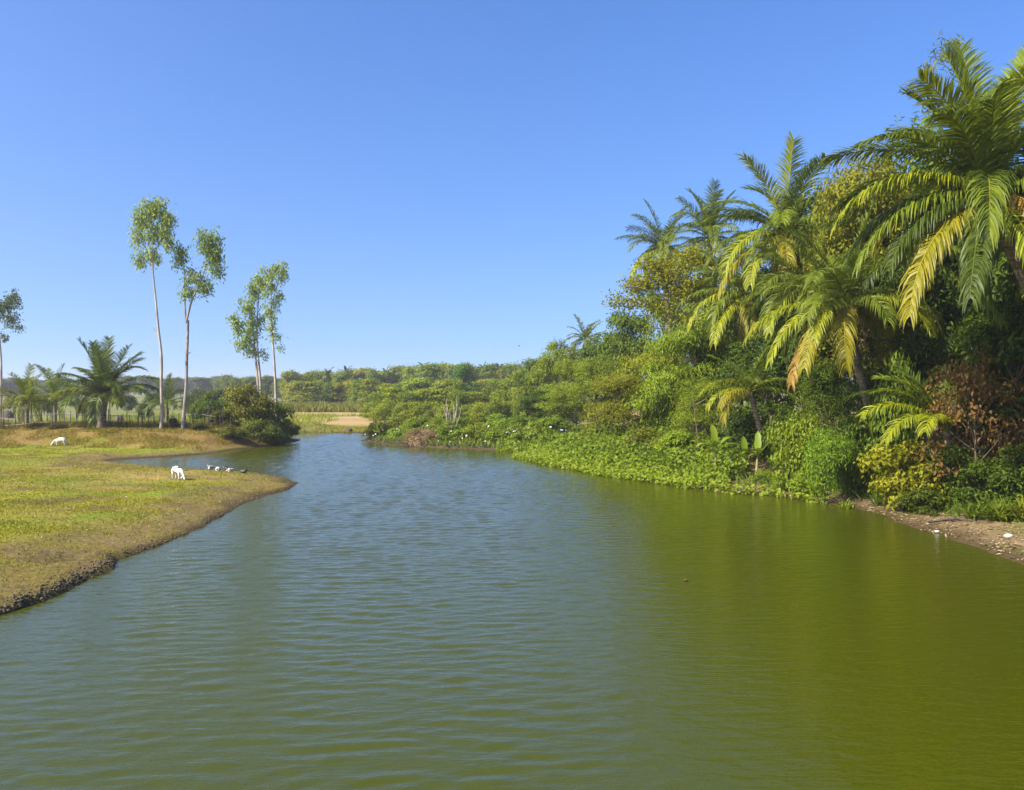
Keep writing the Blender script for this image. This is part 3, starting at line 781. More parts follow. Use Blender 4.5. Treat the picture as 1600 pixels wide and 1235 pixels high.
# the yellowing tree with long bare branches
def yellow_tree():
    rng = np.random.default_rng(77)
    D = 48
    base = gp(1150, D)
    t = thing('yellowing_tree', 'half-bare yellowing tree with long branches reaching out left over the bank', 'tree', base)
    br = [([(1150, 720), (1140, 620), (1128, 540), (1100, 500), (1060, 482), (1010, 478), (950, 478)], .16, .015),
          ([(1128, 540), (1090, 470), (1050, 430), (1020, 415)], .09, .015), ([(1128, 545), (1120, 470), (1105, 420), (1090, 395)], .09, .02),
          ([(1060, 482), (1020, 458), (985, 450), (962, 455)], .05, .012), ([(1100, 500), (1050, 500), (1010, 490)], .05, .012), ([(1125, 520), (1150, 460), (1160, 430)], .07, .02)]
    tl = []
    for pts, a, b in br:
        p = np.array([at(u, v, D) for u, v in pts]) - base
        p[:, 1] += np.linspace(0, rng.normal(0, 1.0), len(p))
        q = spline(p, 3 * len(p)); tl.append((q, np.linspace(a, b, len(q))))
    cl = [(1040, 430, 34, 20, 46), (1000, 445, 24, 14, 26), (1085, 405, 34, 18, 40), (1070, 450, 34, 20, 40), (962, 470, 9, 7, 7), (1020, 415, 24, 10, 18), (1120, 420, 30, 22, 36), (990, 470, 14, 8, 8), (1030, 480, 20, 8, 10),
          (1105, 460, 28, 20, 26), (1140, 585, 24, 10, 14), (1060, 500, 20, 8, 8)]
    C = []
    for px, py, rx, ry, n in cl:
        c = at(px, py, D) - base
        k = c + rdir(rng, n) * rng.random((n, 1)) ** .5 * [rx / F * D, rx / F * D, ry / F * D]
        C.append(k)
        for j in range(0, n, 3):
            tl.append((curve3(c, (c + k[j]) / 2 - [0, 0, .1], k[j], 4), [.02, .015, .01, .005]))
    tv, tq = tubes(tl, 6)
    add('trunk', make_mesh('yellowing_trunk', tv, tq, M_DEAD, smooth=True), t)
    C = np.concatenate(C); nlv = 34
    P = np.repeat(C, nlv, 0) + rng.normal(size=(len(C) * nlv, 3)) * [.34, .34, .22]
    n = len(P)
    nr = norm(rdir(rng, n) + [-.2, 0, .6]); ax = rdir(rng, n) + [0, 0, -.5]
    v, f, tn = leaves(P, ax, nr, .2 * rng.uniform(.6, 1.2, n), .10 * rng.uniform(.7, 1.2, n), rng)
    add('crown', make_mesh('yellowing_crown', v, f, M_LEAF, tint=tn), t, color=(.15, .165, .013))
yellow_tree()

# near shrubs of the right bank
S = dict(cat='shrub', name='shrub')
T('bigleaf', 1520, 26.2, 548, 104, (.12, .075, .052), 'tree with drooping reddish-brown leaves over the shaded bank', name='brown_leaved_tree')
T('bigleaf', 1592, 26.6, 580, 75, (.105, .066, .046), 'reddish-brown leafy tree cut by the right edge', name='brown_leaved_tree')
T('shrub_d', 1405, 27.2, 690, 72, (.15, .165, .018), 'bright yellow-leaved shrub above the muddy shore', **S)
T('shrub_d', 1478, 26.8, 690, 52, (.07, .11, .02), 'dark shrub between the yellow shrub and the brown-leaved tree', **S)
T('shrub_c', 1292, 28.9, 668, 40, (.11, .19, .028), 'feathery fresh green bush at the water edge below the leaning palm', **S)
T('shrub_c', 1318, 29.6, 690, 34, (.095, .17, .026), 'feathery green bush beside the yellow shrub', **S)
T('shrub_d', 1245, 31.8, 650, 46, G_MID, 'green shrub on the slope right of the leaning palm stem', **S)
T('shrub_d', 1340, 30.5, 640, 50, G_DEEP, 'dark green shrub behind the feathery bushes', **S)
T('shrub_a', 1225, 31.9, 742, 26, G_FRESH, 'low leafy shrub at the foot of the bare earth patch', **S)
T('shrub_a', 1196, 33.6, 735, 18, G_FRESH, 'tiny leafy shrub on the bare earth patch', **S)
T('shrub_b', 1258, 30.6, 738, 30, G_FRESH, 'low broad-leaved shrub on the waterline below the leaning palm', **S)
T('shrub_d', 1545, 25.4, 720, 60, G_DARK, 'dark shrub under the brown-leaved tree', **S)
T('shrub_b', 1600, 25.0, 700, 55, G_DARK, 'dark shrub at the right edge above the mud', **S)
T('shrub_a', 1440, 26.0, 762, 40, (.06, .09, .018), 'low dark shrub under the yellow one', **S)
T('shrub_b', 1215, 35.0, 640, 34, G_DEEP, 'dark shrub behind the short leaning palm trunk', **S)
T('shrub_a', 1060, 39.5, 672, 40, G_FRESH, 'leafy shrub at the foot of the bare sapling', **S)
T('shrub_b', 1010, 42.5, 670, 40, (.10, .12, .022), 'yellowish shrub under the feathery tree', **S)
T('shrub_b', 940, 50, 655, 40, (.09, .125, .022), 'shrub at the foot of the tangled thicket', **S)
T('shrub_b', 1395, 30.0, 560, 50, G_DEEP, 'creeper-covered shrub behind the low arching palm', **S)
T('shrub_a', 1160, 37.0, 640, 40, G_DARK, 'dark shrub behind the banana plants', **S)

# left bank bushes over the water
T('shrub_d', 382, 60.5, 600, 46, (.115, .125, .022), 'large olive bush at the foot of the twin-stemmed tree', **S)
T('shrub_a', 348, 59.8, 640, 26, (.10, .11, .022), 'olive bush at the landward end of the bank thicket', **S)
T('shrub_d', 428, 61.5, 626, 34, (.085, .125, .02), 'green bush below the single pale tree', **S)
T('shrub_d', 402, 58.6, 655, 36, (.085, .115, .02), 'low dark bush overhanging the inlet', **S)
T('shrub_b', 452, 63.6, 658, 17, (.06, .10, .018), 'dark bush at the tip of the bank beside the channel', **S)
T('shrub_b', 364, 57.0, 668, 24, (.065, .085, .018), 'dark bush at the inner corner of the inlet', **S)
T('shrub_d', 430, 60.4, 668, 26, (.075, .115, .018), 'dark leafy bush hanging down to the water', **S)
T('shrub_a', 336, 57.6, 672, 18, (.08, .08, .024), 'small dry bush where the bank rises from the inlet', **S)
T('shrub_b', 318, 72, 616, 22, G_DEEP, 'dark green bush behind the fence right of the forked tree', **S)
T('shrub_a', 345, 74, 624, 22, G_DEEP, 'dark bush behind the olive bush', **S)
for px, D, top, hw, lab in ((58, 57.4, 660, 20, 'low dark bush at the fence below the yellowing palm'), (92, 57.0, 662, 16, 'low dark bush at the fence above the resting place of a white goat'),
                            (228, 57.6, 663, 14, 'small dark bush beside the foot of the tallest pale tree'), (130, 57.6, 664, 12, 'small brown bush left of the young coconut palm'),
                            (308, 58, 662, 16, 'small dark bush right of the forked tree foot'), (270, 59, 652, 10, 'small green bush between the two tall pale trees')):
    T('shrub_a', px, D, top, hw, (.055, .055, .022), lab, **S)

for k, (px, D, top, hw) in enumerate(((-30, 90, 622, 20), (20, 130, 615, 16), (70, 110, 620, 18), (112, 150, 612, 14), (140, 95, 626, 16), (200, 120, 616, 16), (225, 88, 628, 14), (240, 140, 612, 16), (300, 110, 614, 20), (310, 160, 606, 16), (340, 120, 606, 22), (180, 170, 608, 16), (50, 180, 607, 16))):
    T('shrub_a', px, D, top, hw, (.06, .085, .028), 'bush in the field behind the stick fence', group='bushes in the field behind the fence', **S)

# spit shrubs with white flowers
rng = np.random.default_rng(8)
names = ['at the river end of the spit', 'just behind the end of the spit', 'left of the straw heap', 'behind the straw heap', 'above the straw heap', 'right of the straw heap', 'below the dead branches',
         'left of the dead branches', 'right of the dead branches', 'in the middle of the spit front', 'in the middle of the spit, back row', 'third from the taro slope', 'second from the taro slope, back row', 'second from the taro slope', 'next to the taro slope', 'at the back of the taro slope']
spots = [(590, 64.5, 658, 24), (612, 68, 655, 30), (630, 61.5, 664, 26), (655, 64, 650, 30), (676, 60.5, 655, 26), (704, 58.4, 660, 28), (712, 62, 650, 28),
         (690, 66, 648, 30), (742, 64, 646, 32), (745, 57.4, 662, 30), (785, 63, 648, 34), (775, 56.6, 664, 28), (820, 61, 648, 32), (806, 56.0, 664, 28), (838, 56.2, 660, 28), (862, 60, 650, 34)]
def flowers_mesh(seed, n=22):
    rg = np.random.default_rng(seed)
    d = rdir(rg, n); d[:, 2] = abs(d[:, 2])
    p = d * [1.45, 1.45, 1.9] * rg.uniform(.8, 1.02, (n, 1)) + [0, 0, .25]
    V, FQ, k = [], [], 0
    for q, dd in zip(p, d):
        u = norm(np.cross(dd, [.3, .2, 1])); w = np.cross(dd, u)
        a = np.linspace(0, 2 * np.pi, 6)[:5]
        rim = q + dd * .05 + .085 * (np.cos(a)[:, None] * u + np.sin(a)[:, None] * w)
        V += [q[None], rim]
        FQ += [[k, k + 1 + j, k + 1 + (j + 1) % 5] for j in range(5)]
        k += 6
    return make_mesh('blossoms', np.concatenate(V), np.array(FQ), M_FLOWER)
M_FLOWER = noisy_material('white_petal', (.66, .58, .66), (.82, .78, .82), 4, rough=.6, bump=0)
FL = [flowers_mesh(s) for s in (1, 2, 3)]
for k, ((px, D, top, hw), nm) in enumerate(zip(spots, names)):
    c = np.array((.125, .18, .03)) * rng.uniform(.8, 1.15) * [rng.uniform(.85, 1.2), 1, 1]
    t = T('shrub_b' if k % 3 else 'shrub_a', px, D, top, hw, c, 'white-flowered leafy shrub ' + nm, cat='shrub', group='flowering shrubs on the spit', name='flowering_shrub')
    add('blossoms', FL[k % 3], t, rot=(0, 0, k * 1.3))

# ------------------------------------------------------------------ tree line across the fields
rng = np.random.default_rng(21)
n_mid = 0
for row, (D0, D1, step, t0, t1) in enumerate(((150, 175, 15, 600, 592), (190, 240, 13, 586, 574))):
    for px in np.arange(455, 900, step):
        D = rng.uniform(D0, D1) - (px - 455) * .06
        top = rng.uniform(t1, t0) - sstep(px, 560, 700) * 8 * row
        kind = ['low_far', 'low_far', 'tall_far', 'low_far'][rng.integers(4)]
        pal = [(.11, .165, .024), (.15, .205, .026), (.08, .125, .022), (.17, .19, .03), (.13, .165, .03)][rng.integers(5)]
        lab = ('rounded tree in the front row of the tree line behind the brown field', 'tree in the back row of the tree line behind the brown field')[row]
        T(kind, float(px + rng.normal(0, 4)), float(D), float(top), float(rng.uniform(13, 24)), pal, lab, group=('front row of the far tree line', 'back row of the far tree line')[row])
for k, px in enumerate(range(588, 880, 22)):
    T(('low_far', 'tall_far', 'low_far')[k % 3], px + rng.normal(0, 4), 104 - (px - 588) * .05 + rng.normal(0, 5), 612 - (px - 588) * .04 + rng.normal(0, 5), rng.uniform(18, 26), [(.11, .165, .024), (.15, .2, .026), (.09, .13, .022)][k % 3], 'tree just behind the spit', group='trees just behind the spit')
for k, px in enumerate(range(580, 880, 17)):
    T('shrub_d', px + rng.normal(0, 3), 88 + rng.normal(0, 4), 630 + rng.normal(0, 4) - (px - 580) * .02, rng.uniform(18, 26), [(.12, .17, .026), (.15, .19, .03), (.095, .135, .024)][k % 3], 'bush in the hedge behind the spit', group='bushes in the hedge behind the spit', **S)
T('low_far', 722, 140, 568, 20, (.06, .14, .022), 'dark green dome-topped tree standing above the far tree line')
T('low_far', 765, 120, 600, 30, (.035, .055, .02), 'dark shaded tree behind the dead branches')
T('low_far', 700, 135, 592, 30, (.14, .18, .024), 'light green spreading tree behind the spit')
T('low_far', 650, 140, 590, 30, (.15, .21, .022), 'bright green spreading tree behind the left half of the spit')
T('low_far', 800, 105, 590, 32, (.125, .17, .026), 'mid-green spreading tree behind the right half of the spit')
T('low_far', 740, 100, 614, 26, (.09, .125, .02), 'dark bushy tree between the spit and the far tree line')
T('low_far', 822, 88, 605, 28, (.12, .145, .03), 'greyish-green bushy tree left of the dark round one')
for px in (512, 541, 603, 634, 662, 756, 783, 841):
    palm('slim palm poking out of the far tree line', gp(px, 200), at(px, 584 + rng.normal(0, 3) - (8 if px > 640 else 0), 200), 2.3, [], 300 + px, r0=.12, r1=.1, auto=15, nl=18, wd=.36, group='slim palms in the far tree line', green=(.045, .075, .025), name='areca_palm')
for px in np.arange(345, 460, 12):
    T('low_far' if px % 2 else 'tall_far', float(px), float(rng.uniform(200, 240)), float(rng.uniform(585, 594)), float(rng.uniform(12, 20)), (.085, .125, .035), 'grey-green tree in the tree line behind the pale-trunked trees', group='tree line behind the pale-trunked trees')
for row in range(2):
    for px in np.arange(-60, 350, 15):
        D = rng.uniform(420, 560) if row else rng.uniform(300, 380)
        T(['low_far', 'tall_far'][rng.integers(2)], float(px + rng.normal(0, 4)), float(D), float(rng.uniform(588, 600)), float(rng.uniform(11, 19)), (.06, .085, .03), 'hazy blue-grey tree on the horizon beyond the left field', group='hazy trees beyond the left field, ' + ('farther row' if row else 'nearer row'))


def ordinal(k):
    ones = ['', 'first', 'second', 'third', 'fourth', 'fifth', 'sixth', 'seventh', 'eighth', 'ninth', 'tenth', 'eleventh', 'twelfth', 'thirteenth', 'fourteenth', 'fifteenth', 'sixteenth', 'seventeenth', 'eighteenth', 'nineteenth']
    if k < 20: return ones[k]
    tens = {2: ('twentieth', 'twenty'), 3: ('thirtieth', 'thirty'), 4: ('fortieth', 'forty')}[k // 10]
    return tens[0] if k % 10 == 0 else tens[1] + '-' + ones[k % 10]

for grp, text in (('front row of the far tree line', '%s tree from the left in the front row behind the brown field'),
                  ('back row of the far tree line', '%s tree from the left in the back row behind the brown field'),
                  ('slim palms in the far tree line', '%s slim palm from the left poking out of the far tree line'),
                  ('hazy trees beyond the left field, nearer row', '%s hazy tree from the left in the nearer row beyond the left field'),
                  ('hazy trees beyond the left field, farther row', '%s hazy tree from the left in the farther row beyond the left field'),
                  ('tree line behind the pale-trunked trees', '%s grey-green tree from the left in the row behind the pale-trunked trees'),
                  ('bushes in the hedge behind the spit', '%s bush from the left in the hedge behind the spit'),
                  ('trees just behind the spit', '%s tree from the left in the row just behind the spit'),
                  ('bushes in the field behind the fence', '%s field bush from the left behind the stick fence'),
                  ('dark trees in the depth of the palm grove', '%s dark tree from the left in the shaded depth of the palm grove')):
    ms = sorted((o for o in COL.objects if o.get('group') == grp), key=lambda o: o.location.x / o.location.y)
    for k, o in enumerate(ms):
        o['label'] = text % ordinal(k + 1)


# ------------------------------------------------------------------ ground cover
def scatter(n, x0, x1, y0, y1, rng):
    return rng.uniform(x0, x1, n), rng.uniform(y0, y1, n)

def taro():
    rng = np.random.default_rng(61)
    x, y = scatter(90000, -1, 13, 29, 56, rng)
    s = water_sd(x, y)
    xb = np.interp(y, [29, 32, 36, 40, 45, 50, 56], [11.3, 9.6, 10.0, 9.5, 8.5, 7.2, 6.5])
    k = (s > -.15 - .5 * vnoise(x, y, 1.3, 8)) & (s < 9) & (x < xb) & (rng.random(len(x)) < .36 + .5 * sstep(y, 32.5, 34))
    bare = ((x - 9.6) / 1.0) ** 2 + ((y - 33.0) / 1.3) ** 2 < 1
    x, y, s = x[k & ~bare], y[k & ~bare], s[k & ~bare]
    n = len(x)
    lift = rng.uniform(.05, .85, n) * (.35 + .65 * sstep(s, .2, 2.5)) * (.6 + .8 * fbm(x, y, 1.5, 3, 71))
    z = np.maximum(height(x, y), 0.0) + lift
    nr = norm(rdir(rng, n) * .7 + [-.15, -.25, .8]); ax = rdir(rng, n) * [1, 1, .3] + [0, -.1, -.25]
    size = rng.uniform(.09, .23, n) * (.75 + .35 * sstep(s, .5, 3))
    P = np.stack([x, y, z], 1)
    v, f, t = leaves(P, ax, nr, size, size * .8, rng, 'heart', .15)
    t = np.repeat(np.clip(.35 + .4 * (1 - sstep(s, .2, 2.2)) + rng.normal(0, .2, n), 0, 1), 6)
    add('taro_ground_cover', make_mesh('taro_ground_cover', v, f, M_LEAF, tint=t), color=(.11, .165, .024), label='bright green broad-leaved plants covering the bank down to the water', cat='ground cover', kind='stuff')
taro()

def thicket():
    rng = np.random.default_rng(63)
    x, y = scatter(60000, 4, 20, 18, 46, rng)
    s = water_sd(x, y)
    cl = fbm(x, y, 1.1, 3, 77)
    k = (s > 1.0 + 1.2 * vnoise(x, y, 2, 4) + 1.6 * (1 - sstep(y, 22, 27))) & (s < 8) & (cl > .40) & (x < .72 * y + 3)
    bare = ((x - 9.9) / 1.2) ** 2 + ((y - 33.3) / 1.3) ** 2 < 1
    k &= ~bare
    x, y, s, cl = x[k], y[k], s[k], cl[k]
    n = len(x)
    top = (.25 + 2.6 * np.clip(cl - .4, 0, 1)) * sstep(s, .8, 3.5) * 1.5 + .1
    z = height(x, y) + top * rng.random(n) ** .6
    P = np.stack([x, y, z], 1)
    nr = norm(rdir(rng, n) * .8 + [-.3, -.3, .6]); ax = rdir(rng, n) + [0, -.1, -.4]
    v, f, t = leaves(P, ax, nr, rng.uniform(.07, .2, n), rng.uniform(.03, .09, n), rng)
    t = np.repeat(np.clip(.9 * vnoise(x, y, .9, 12) + rng.normal(0, .2, n), 0, 1), 4)
    add('undergrowth_thicket', make_mesh('undergrowth_thicket', v, f, M_LEAF, tint=t), color=(.085, .130, .02), label='tangled leafy undergrowth between the shrubs of the right bank', cat='undergrowth', kind='stuff')
thicket()

def grass(name, label, x, y, L, W, lean, color, rng, tint=None, shape='tri', jit=.5, cat='grass'):
    n = len(x)
    P = np.stack([x, y, height(x, y) - .01], 1)
    ax = rdir(rng, n) * [1, 1, .2] * lean + [0, 0, 1]
    nr = rdir(rng, n) * [1, 1, .1]
    v, f, t = leaves(P, ax, nr, L * rng.uniform(1 - jit, 1 + jit, n), W, rng, shape)
    if tint is not None:
        t = np.repeat(np.clip(tint + rng.normal(0, .15, n), 0, 1), 3 if shape == 'tri' else 5)
    add(name, make_mesh(name, v, f, M_GRASS, tint=t), color=color, label=label, cat=cat, kind='stuff')

rng = np.random.default_rng(71)
x, y = scatter(420000, -34, -8.8, 13, 52, rng)
keep = rng.random(len(x)) < np.clip(18.0 / y, .25, 1) ** 1.2
x, y = x[keep], y[keep]
ok = (x > -.64 * y - 1)
x, y = x[ok], y[ok]
s = water_sd(x, y)
den = .25 + .9 * sstep(fbm(x * .5, y, 1.6, 4, 121), .42, .6) * sstep(s, .7, 2.6) * (1 - .8 * sstep(fbm(x, y, 1.6, 4, 131), .55, .68))
k = (s > .25) & (rng.random(len(x)) < den)
x, y, s = x[k], y[k], s[k]
grass('short_grass', 'short grazed turf on the left bank', x, y, .055, .022 + .0006 * y, .9, (.16, .165, .018), rng, tint=.2 + .6 * fbm(x, y, 2.5, 3, 81))
x, y = scatter(60000, -42, -16.5, 52.0, 60, rng)
s = water_sd(x, y)
k = (s > 1) & (rng.random(len(x)) < sstep(fbm(x, y, 1.5, 4, 91), .30, .62))
grass('dry_grass', 'dry brownish grass along the foot of the stick fence', x[k], y[k], .15, .04, 1.0, (.15, .138, .04), rng, jit=.7)
x, y = scatter(30000, -43, -19, 58.3, 64, rng)
k = fbm(x, y, 1.8, 3, 93) > .45
grass('fence_weeds', 'brownish green weeds growing through and behind the stick fence', x[k], y[k], .34, .045, .7, (.11, .10, .03), rng, jit=.7, shape='blade', cat='weeds')
x, y = scatter(16000, -50, -19, 62, 110, rng)
k = fbm(x, y, 4, 3, 95) > .42
grass('meadow_grass', 'rough green grass in the field behind the fence', x[k], y[k], .38, .08, .7, (.15, .19, .045), rng, jit=.7)
x, y = scatter(22000, -48, 2, 122, 152, rng)
grass('reed_strip', 'tall pale reeds along the far side of the brown field', x, y, .95, .15, .6, (.11, .12, .035), rng, jit=.6, shape='blade', cat='reeds')
x, y = scatter(6000, -21, -11, 75.8, 80.5, rng)
s = water_sd(x, y); k = s > .1
grass('shore_grass', 'olive grass on the far shore of the channel', x[k], y[k], .16, .05, .8, (.19, .19, .045), rng)
x, y = scatter(26000, 9, 17, 18, 34, rng)
s = water_sd(x, y)
k = (s > 1.0 + 1.6 * (1 - sstep(y, 22, 27))) & (rng.random(len(x)) < sstep(s, .8, 3))
grass('forest_floor_grass', 'dark green grass beneath the right bank trees', x[k], y[k], .42, .035, .9, (.06, .10, .02), rng, jit=.7, shape='blade')
x, y = scatter(24000, -12, 8, 52, 72, rng)
s = water_sd(x, y)
k = s > .5
grass('spit_weeds', 'green weeds between the shrubs of the spit', x[k], y[k], .45, .06, .9, (.10, .15, .03), rng, jit=.7, shape='blade')

# ------------------------------------------------------------------ clods and litter
def lump(rng, n=1):
    """unit lump: jittered octahedron subdivided once"""
    v = np.array([(1, 0, 0), (-1, 0, 0), (0, 1, 0), (0, -1, 0), (0, 0, 1), (0, 0, -1)], float)
    f = [(0, 2, 4), (2, 1, 4), (1, 3, 4), (3, 0, 4), (2, 0, 5), (1, 2, 5), (3, 1, 5), (0, 3, 5)]
    return v, np.array(f)

def scatter_lumps(name, label, x, y, size, mat, rng, flat=.6, sink=.3, cat='mud', z=None):
    v, f = lump(rng)
    n = len(x)
    a = rng.uniform(0, 6.28, n)
    sc_ = size[:, None, None] * (1 + .35 * rng.normal(size=(n, 6, 1))) * np.array([1, 1, flat])
    p = v[None] * sc_
    ca, sa = np.cos(a)[:, None], np.sin(a)[:, None]
    p = np.stack([p[..., 0] * ca - p[..., 1] * sa, p[..., 0] * sa + p[..., 1] * ca, p[..., 2]], -1)
    zz = height(x, y) if z is None else z
    p += np.stack([x, y, zz - sink * size * flat + .0], -1)[:, None, :]
    F3 = (f[None] + (np.arange(n) * 6)[:, None, None]).reshape(-1, 3)
    add(name, make_mesh(name, p.reshape(-1, 3), F3, mat), label=label, cat=cat, kind='stuff')

x, y = scatter(60000, -12, -8.2, 13, 38, rng)
s = water_sd(x, y); k = (s > -.05) & (s < .9) & (rng.random(len(x)) < np.exp(-np.abs(s - .08) / .14) * (.12 + .88 * (1 - sstep(y, 16, 23))) * (.3 + vnoise(x, y, .8, 6)))
scatter_lumps('mud_clods', 'dark mud clods along the crumbling edge of the left bank', x[k], y[k], rng.uniform(.012, .05, k.sum()), M_MUD, rng)
x, y = scatter(16000, -38, -9, 13, 57, rng)
s = water_sd(x, y); k = (s > .3) & (rng.random(len(x)) < .10)
scatter_lumps('pale_litter', 'pale bits of shell and leaf litter strewn over the left bank', x[k], y[k], rng.uniform(.012, .045, k.sum()), M_STONE, rng, flat=.4, cat='litter')
x, y = scatter(9000, 7, 16, 17, 33, rng)
s = water_sd(x, y); k = (s > .05) & (s < 3.6) & (rng.random(len(x)) < .7)
M_LITTER = noisy_material('fallen_leaf', (.16, .10, .045), (.48, .38, .22), 1.5)
n = int(k.sum()); P = np.stack([x[k], y[k], height(x[k], y[k]) + .015], 1)
v, f, t = leaves(P, rdir(rng, n) * [1, 1, .15], norm(rdir(rng, n) * .4 + [0, 0, 1]), rng.uniform(.05, .16, n), .05, rng)
add('leaf_litter', make_mesh('leaf_litter', v, f, M_LITTER), label='fallen leaves and straw on the muddy right shore', cat='litter', kind='stuff')

# ------------------------------------------------------------------ banana plants, sapling, heap, dead branches
def banana_leaf(L, W, e0, droop, seed):
    rg = np.random.default_rng(seed)
    n = 9
    s = np.linspace(0, 1, n)
    ang = RAD(e0) - RAD(droop) * s ** 1.4
    x = np.concatenate([[0], np.cumsum(np.cos(ang[:-1]) * L / (n - 1))]); z = np.concatenate([[0], np.cumsum(np.sin(ang[:-1]) * L / (n - 1))])
    w = W * .5 * np.where(s < .18, .06, np.sin(np.pi * np.clip((s - .12) / .9, 0, 1)) ** .6)
    w[-1] = 0.01
    c = np.stack([x, 0 * x, z], 1)
    up = np.stack([-np.sin(ang), 0 * ang, np.cos(ang)], 1)
    l_ = c + up * (w * .25)[:, None] + np.stack([0 * w, w * rg.uniform(.8, 1.1, n), 0 * w], 1)
    r_ = c + up * (w * .25)[:, None] - np.stack([0 * w, w * rg.uniform(.8, 1.1, n), 0 * w], 1)
    V = np.concatenate([c, l_, r_])
    i = np.arange(n - 1)
    q = np.concatenate([np.stack([i, i + 1, i + 1 + n, i + n], 1), np.stack([i + 1, i, i + 2 * n, i + 1 + 2 * n], 1)])
    return make_mesh('banana_leaf', V, q, M_PALM, tint=np.full(3 * n, rg.uniform(.3, .7)))

def banana(label, base, Hs, L, specs, seed, lean=0.0):
    t = thing('banana_plant', label, 'banana plant', base, 0, None)
    p = np.array([[0, 0, -.1], [lean * .4, 0, Hs * .5], [lean, 0, Hs]])
    v, q = tubes([(spline(p, 8), np.linspace(.075, .04, 8))], 8)
    add('stem', make_mesh('banana_stem', v, q, M_STEM, smooth=True), t)
    for k, (az, e, d, lf) in enumerate(specs):
        add('leaf', banana_leaf(L * lf, L * .27, e, d, seed + k), t, p[-1], (.12, .19, .03), (0, 0, RAD(az)))
b0 = gp(1118, 35.3)
banana('largest banana plant, standing left of the bare earth patch', b0, 1.15, 1.3, [(180, 65, 70, .9), (20, 50, 80, 1.0), (350, 30, 80, 1.1), (100, 80, 30, .9), (200, 40, 90, .8), (270, 60, 80, .6)], 500)
banana('small banana plant in front of the dark hollow by the bare earth patch', gp(1162, 34.6), .75, 1.1, [(95, 85, 20, .9), (0, 35, 70, .9), (180, 60, 60, .7), (300, 55, 80, .7), (250, 70, 60, .6)], 520, .05)
banana('thin banana plant beside the leaning palm stem', gp(1182, 34.4), .85, 1.1, [(70, 82, 20, 1.0), (190, 40, 80, .7), (20, 60, 60, .8), (270, 60, 60, .6)], 540, .05)
sb = gp(1092, 37.5)
t = thing('bare_sapling', 'bare pale sapling with a few side branches among the bushes', 'tree', sb)
k_ = 37.5
pp = lambda a, b: at(a, b, k_) - sb
v, q = tubes([(spline([pp(1092, 700), pp(1088, 665), pp(1084, 632), pp(1083, 612)], 9), np.linspace(.032, .018, 9)),
              (curve3(pp(1085, 634), pp(1092, 630), pp(1102, 623) + [0, -.3, 0], 4), [.03, .025, .02, .012]), (curve3(pp(1084, 634), pp(1074, 634), pp(1062, 632), 4), [.03, .022, .016, .01]),
              (curve3(pp(1084, 632), pp(1078, 628), pp(1074, 622), 4), [.02, .018, .014, .01])], 6)
add('trunk', make_mesh('bare_sapling_trunk', v, q, M_BARK, smooth=True), t)

def heap(label, name, base, w, h, mat, seed, strands, cat='heap'):
    rg = np.random.default_rng(seed)
    t = thing(name, label, cat, base)
    nu, nv = 22, 9
    u, vv = np.meshgrid(np.linspace(0, 2 * np.pi, nu, endpoint=False), np.linspace(0, 1, nv))
    r = w * .5 * np.cos(vv * np.pi / 2) ** .8 * (1 + .25 * (fbm(np.cos(u) * 2 + 9, np.sin(u) * 2 + vv * 3 + 9, .8, 3, seed) - .5))
    r = r * (1 + rg.normal(0, .07, u.shape))
    V = np.stack([r * np.cos(u), r * np.sin(u), h * np.sin(vv * np.pi / 2) + rg.normal(0, .05 * h, u.shape) - .05], -1).reshape(-1, 3)
    i = np.arange(nv - 1)[:, None] * nu + np.arange(nu)[None]; j = np.arange(nv - 1)[:, None] * nu + (np.arange(nu)[None] + 1) % nu
    add('mass', make_mesh(name, V, np.stack([i, j, j + nu, i + nu], -1).reshape(-1, 4), mat, smooth=True), t)
    L = []
    for _ in range(strands):
        a = rg.uniform(0, 6.28); f = rg.uniform(.1, .9)
        p = np.array([math.cos(a) * w * .5 * math.cos(f * 1.57), math.sin(a) * w * .5 * math.cos(f * 1.57), h * math.sin(f * 1.57)])
        d = np.array([math.cos(a + rg.normal(0, .8)), math.sin(a + rg.normal(0, .8)), rg.uniform(-.6, .3)]) * rg.uniform(.3, .8)
        L.append((curve3(p, p + d * .5 + [0, 0, .12], p + d, 4), [.014, .012, .01, .005]))
    v, q = tubes(L, 4)
    o = add('strands', make_mesh('strands', v, q, M_STRAW), t); o['kind'] = 'stuff'

heap('brown heap of dead vines and straw on the front of the spit', 'straw_heap', gp(660, 58.6), 2.1, .95, M_STRAW, 3, 520)
heap('dark rounded heap in the field right of the young coconut palm', 'dark_heap', gp(186, 80), 1.0, .75, M_STICK, 5, 30)
heap('dark heap in the field behind the yellowing palm', 'dark_heap', gp(13, 100), 1.2, .9, M_STICK, 6, 30)
heap('small dark mud hump at the far shore of the channel', 'mud_hump', gp(543, 76.8), 1.0, .34, M_MUD, 7, 10)

db = gp(706, 60.5)
t = thing('dead_branches', 'pale leafless dead branches sticking up from the spit shrubs', 'dead shrub', db)
rg = np.random.default_rng(5)
L = []
for px0, px1, top in ((700, 699, 622), (704, 697, 628), (706, 708, 632), (708, 714, 618), (710, 716, 630), (712, 722, 634), (702, 692, 636), (707, 703, 640)):
    a, b = at(px0, 668, 60.5) - db, at(px1, top, 60.5) - db
    b[1] += rg.normal(0, .4)
    L.append((curve3(a, (a + b) / 2 + rg.normal(0, .12, 3), b, 6), np.linspace(.05, .015, 6)))
v, q = tubes(L, 5)
add('branches', make_mesh('dead_branches', v, q, M_DEAD, smooth=True), t)

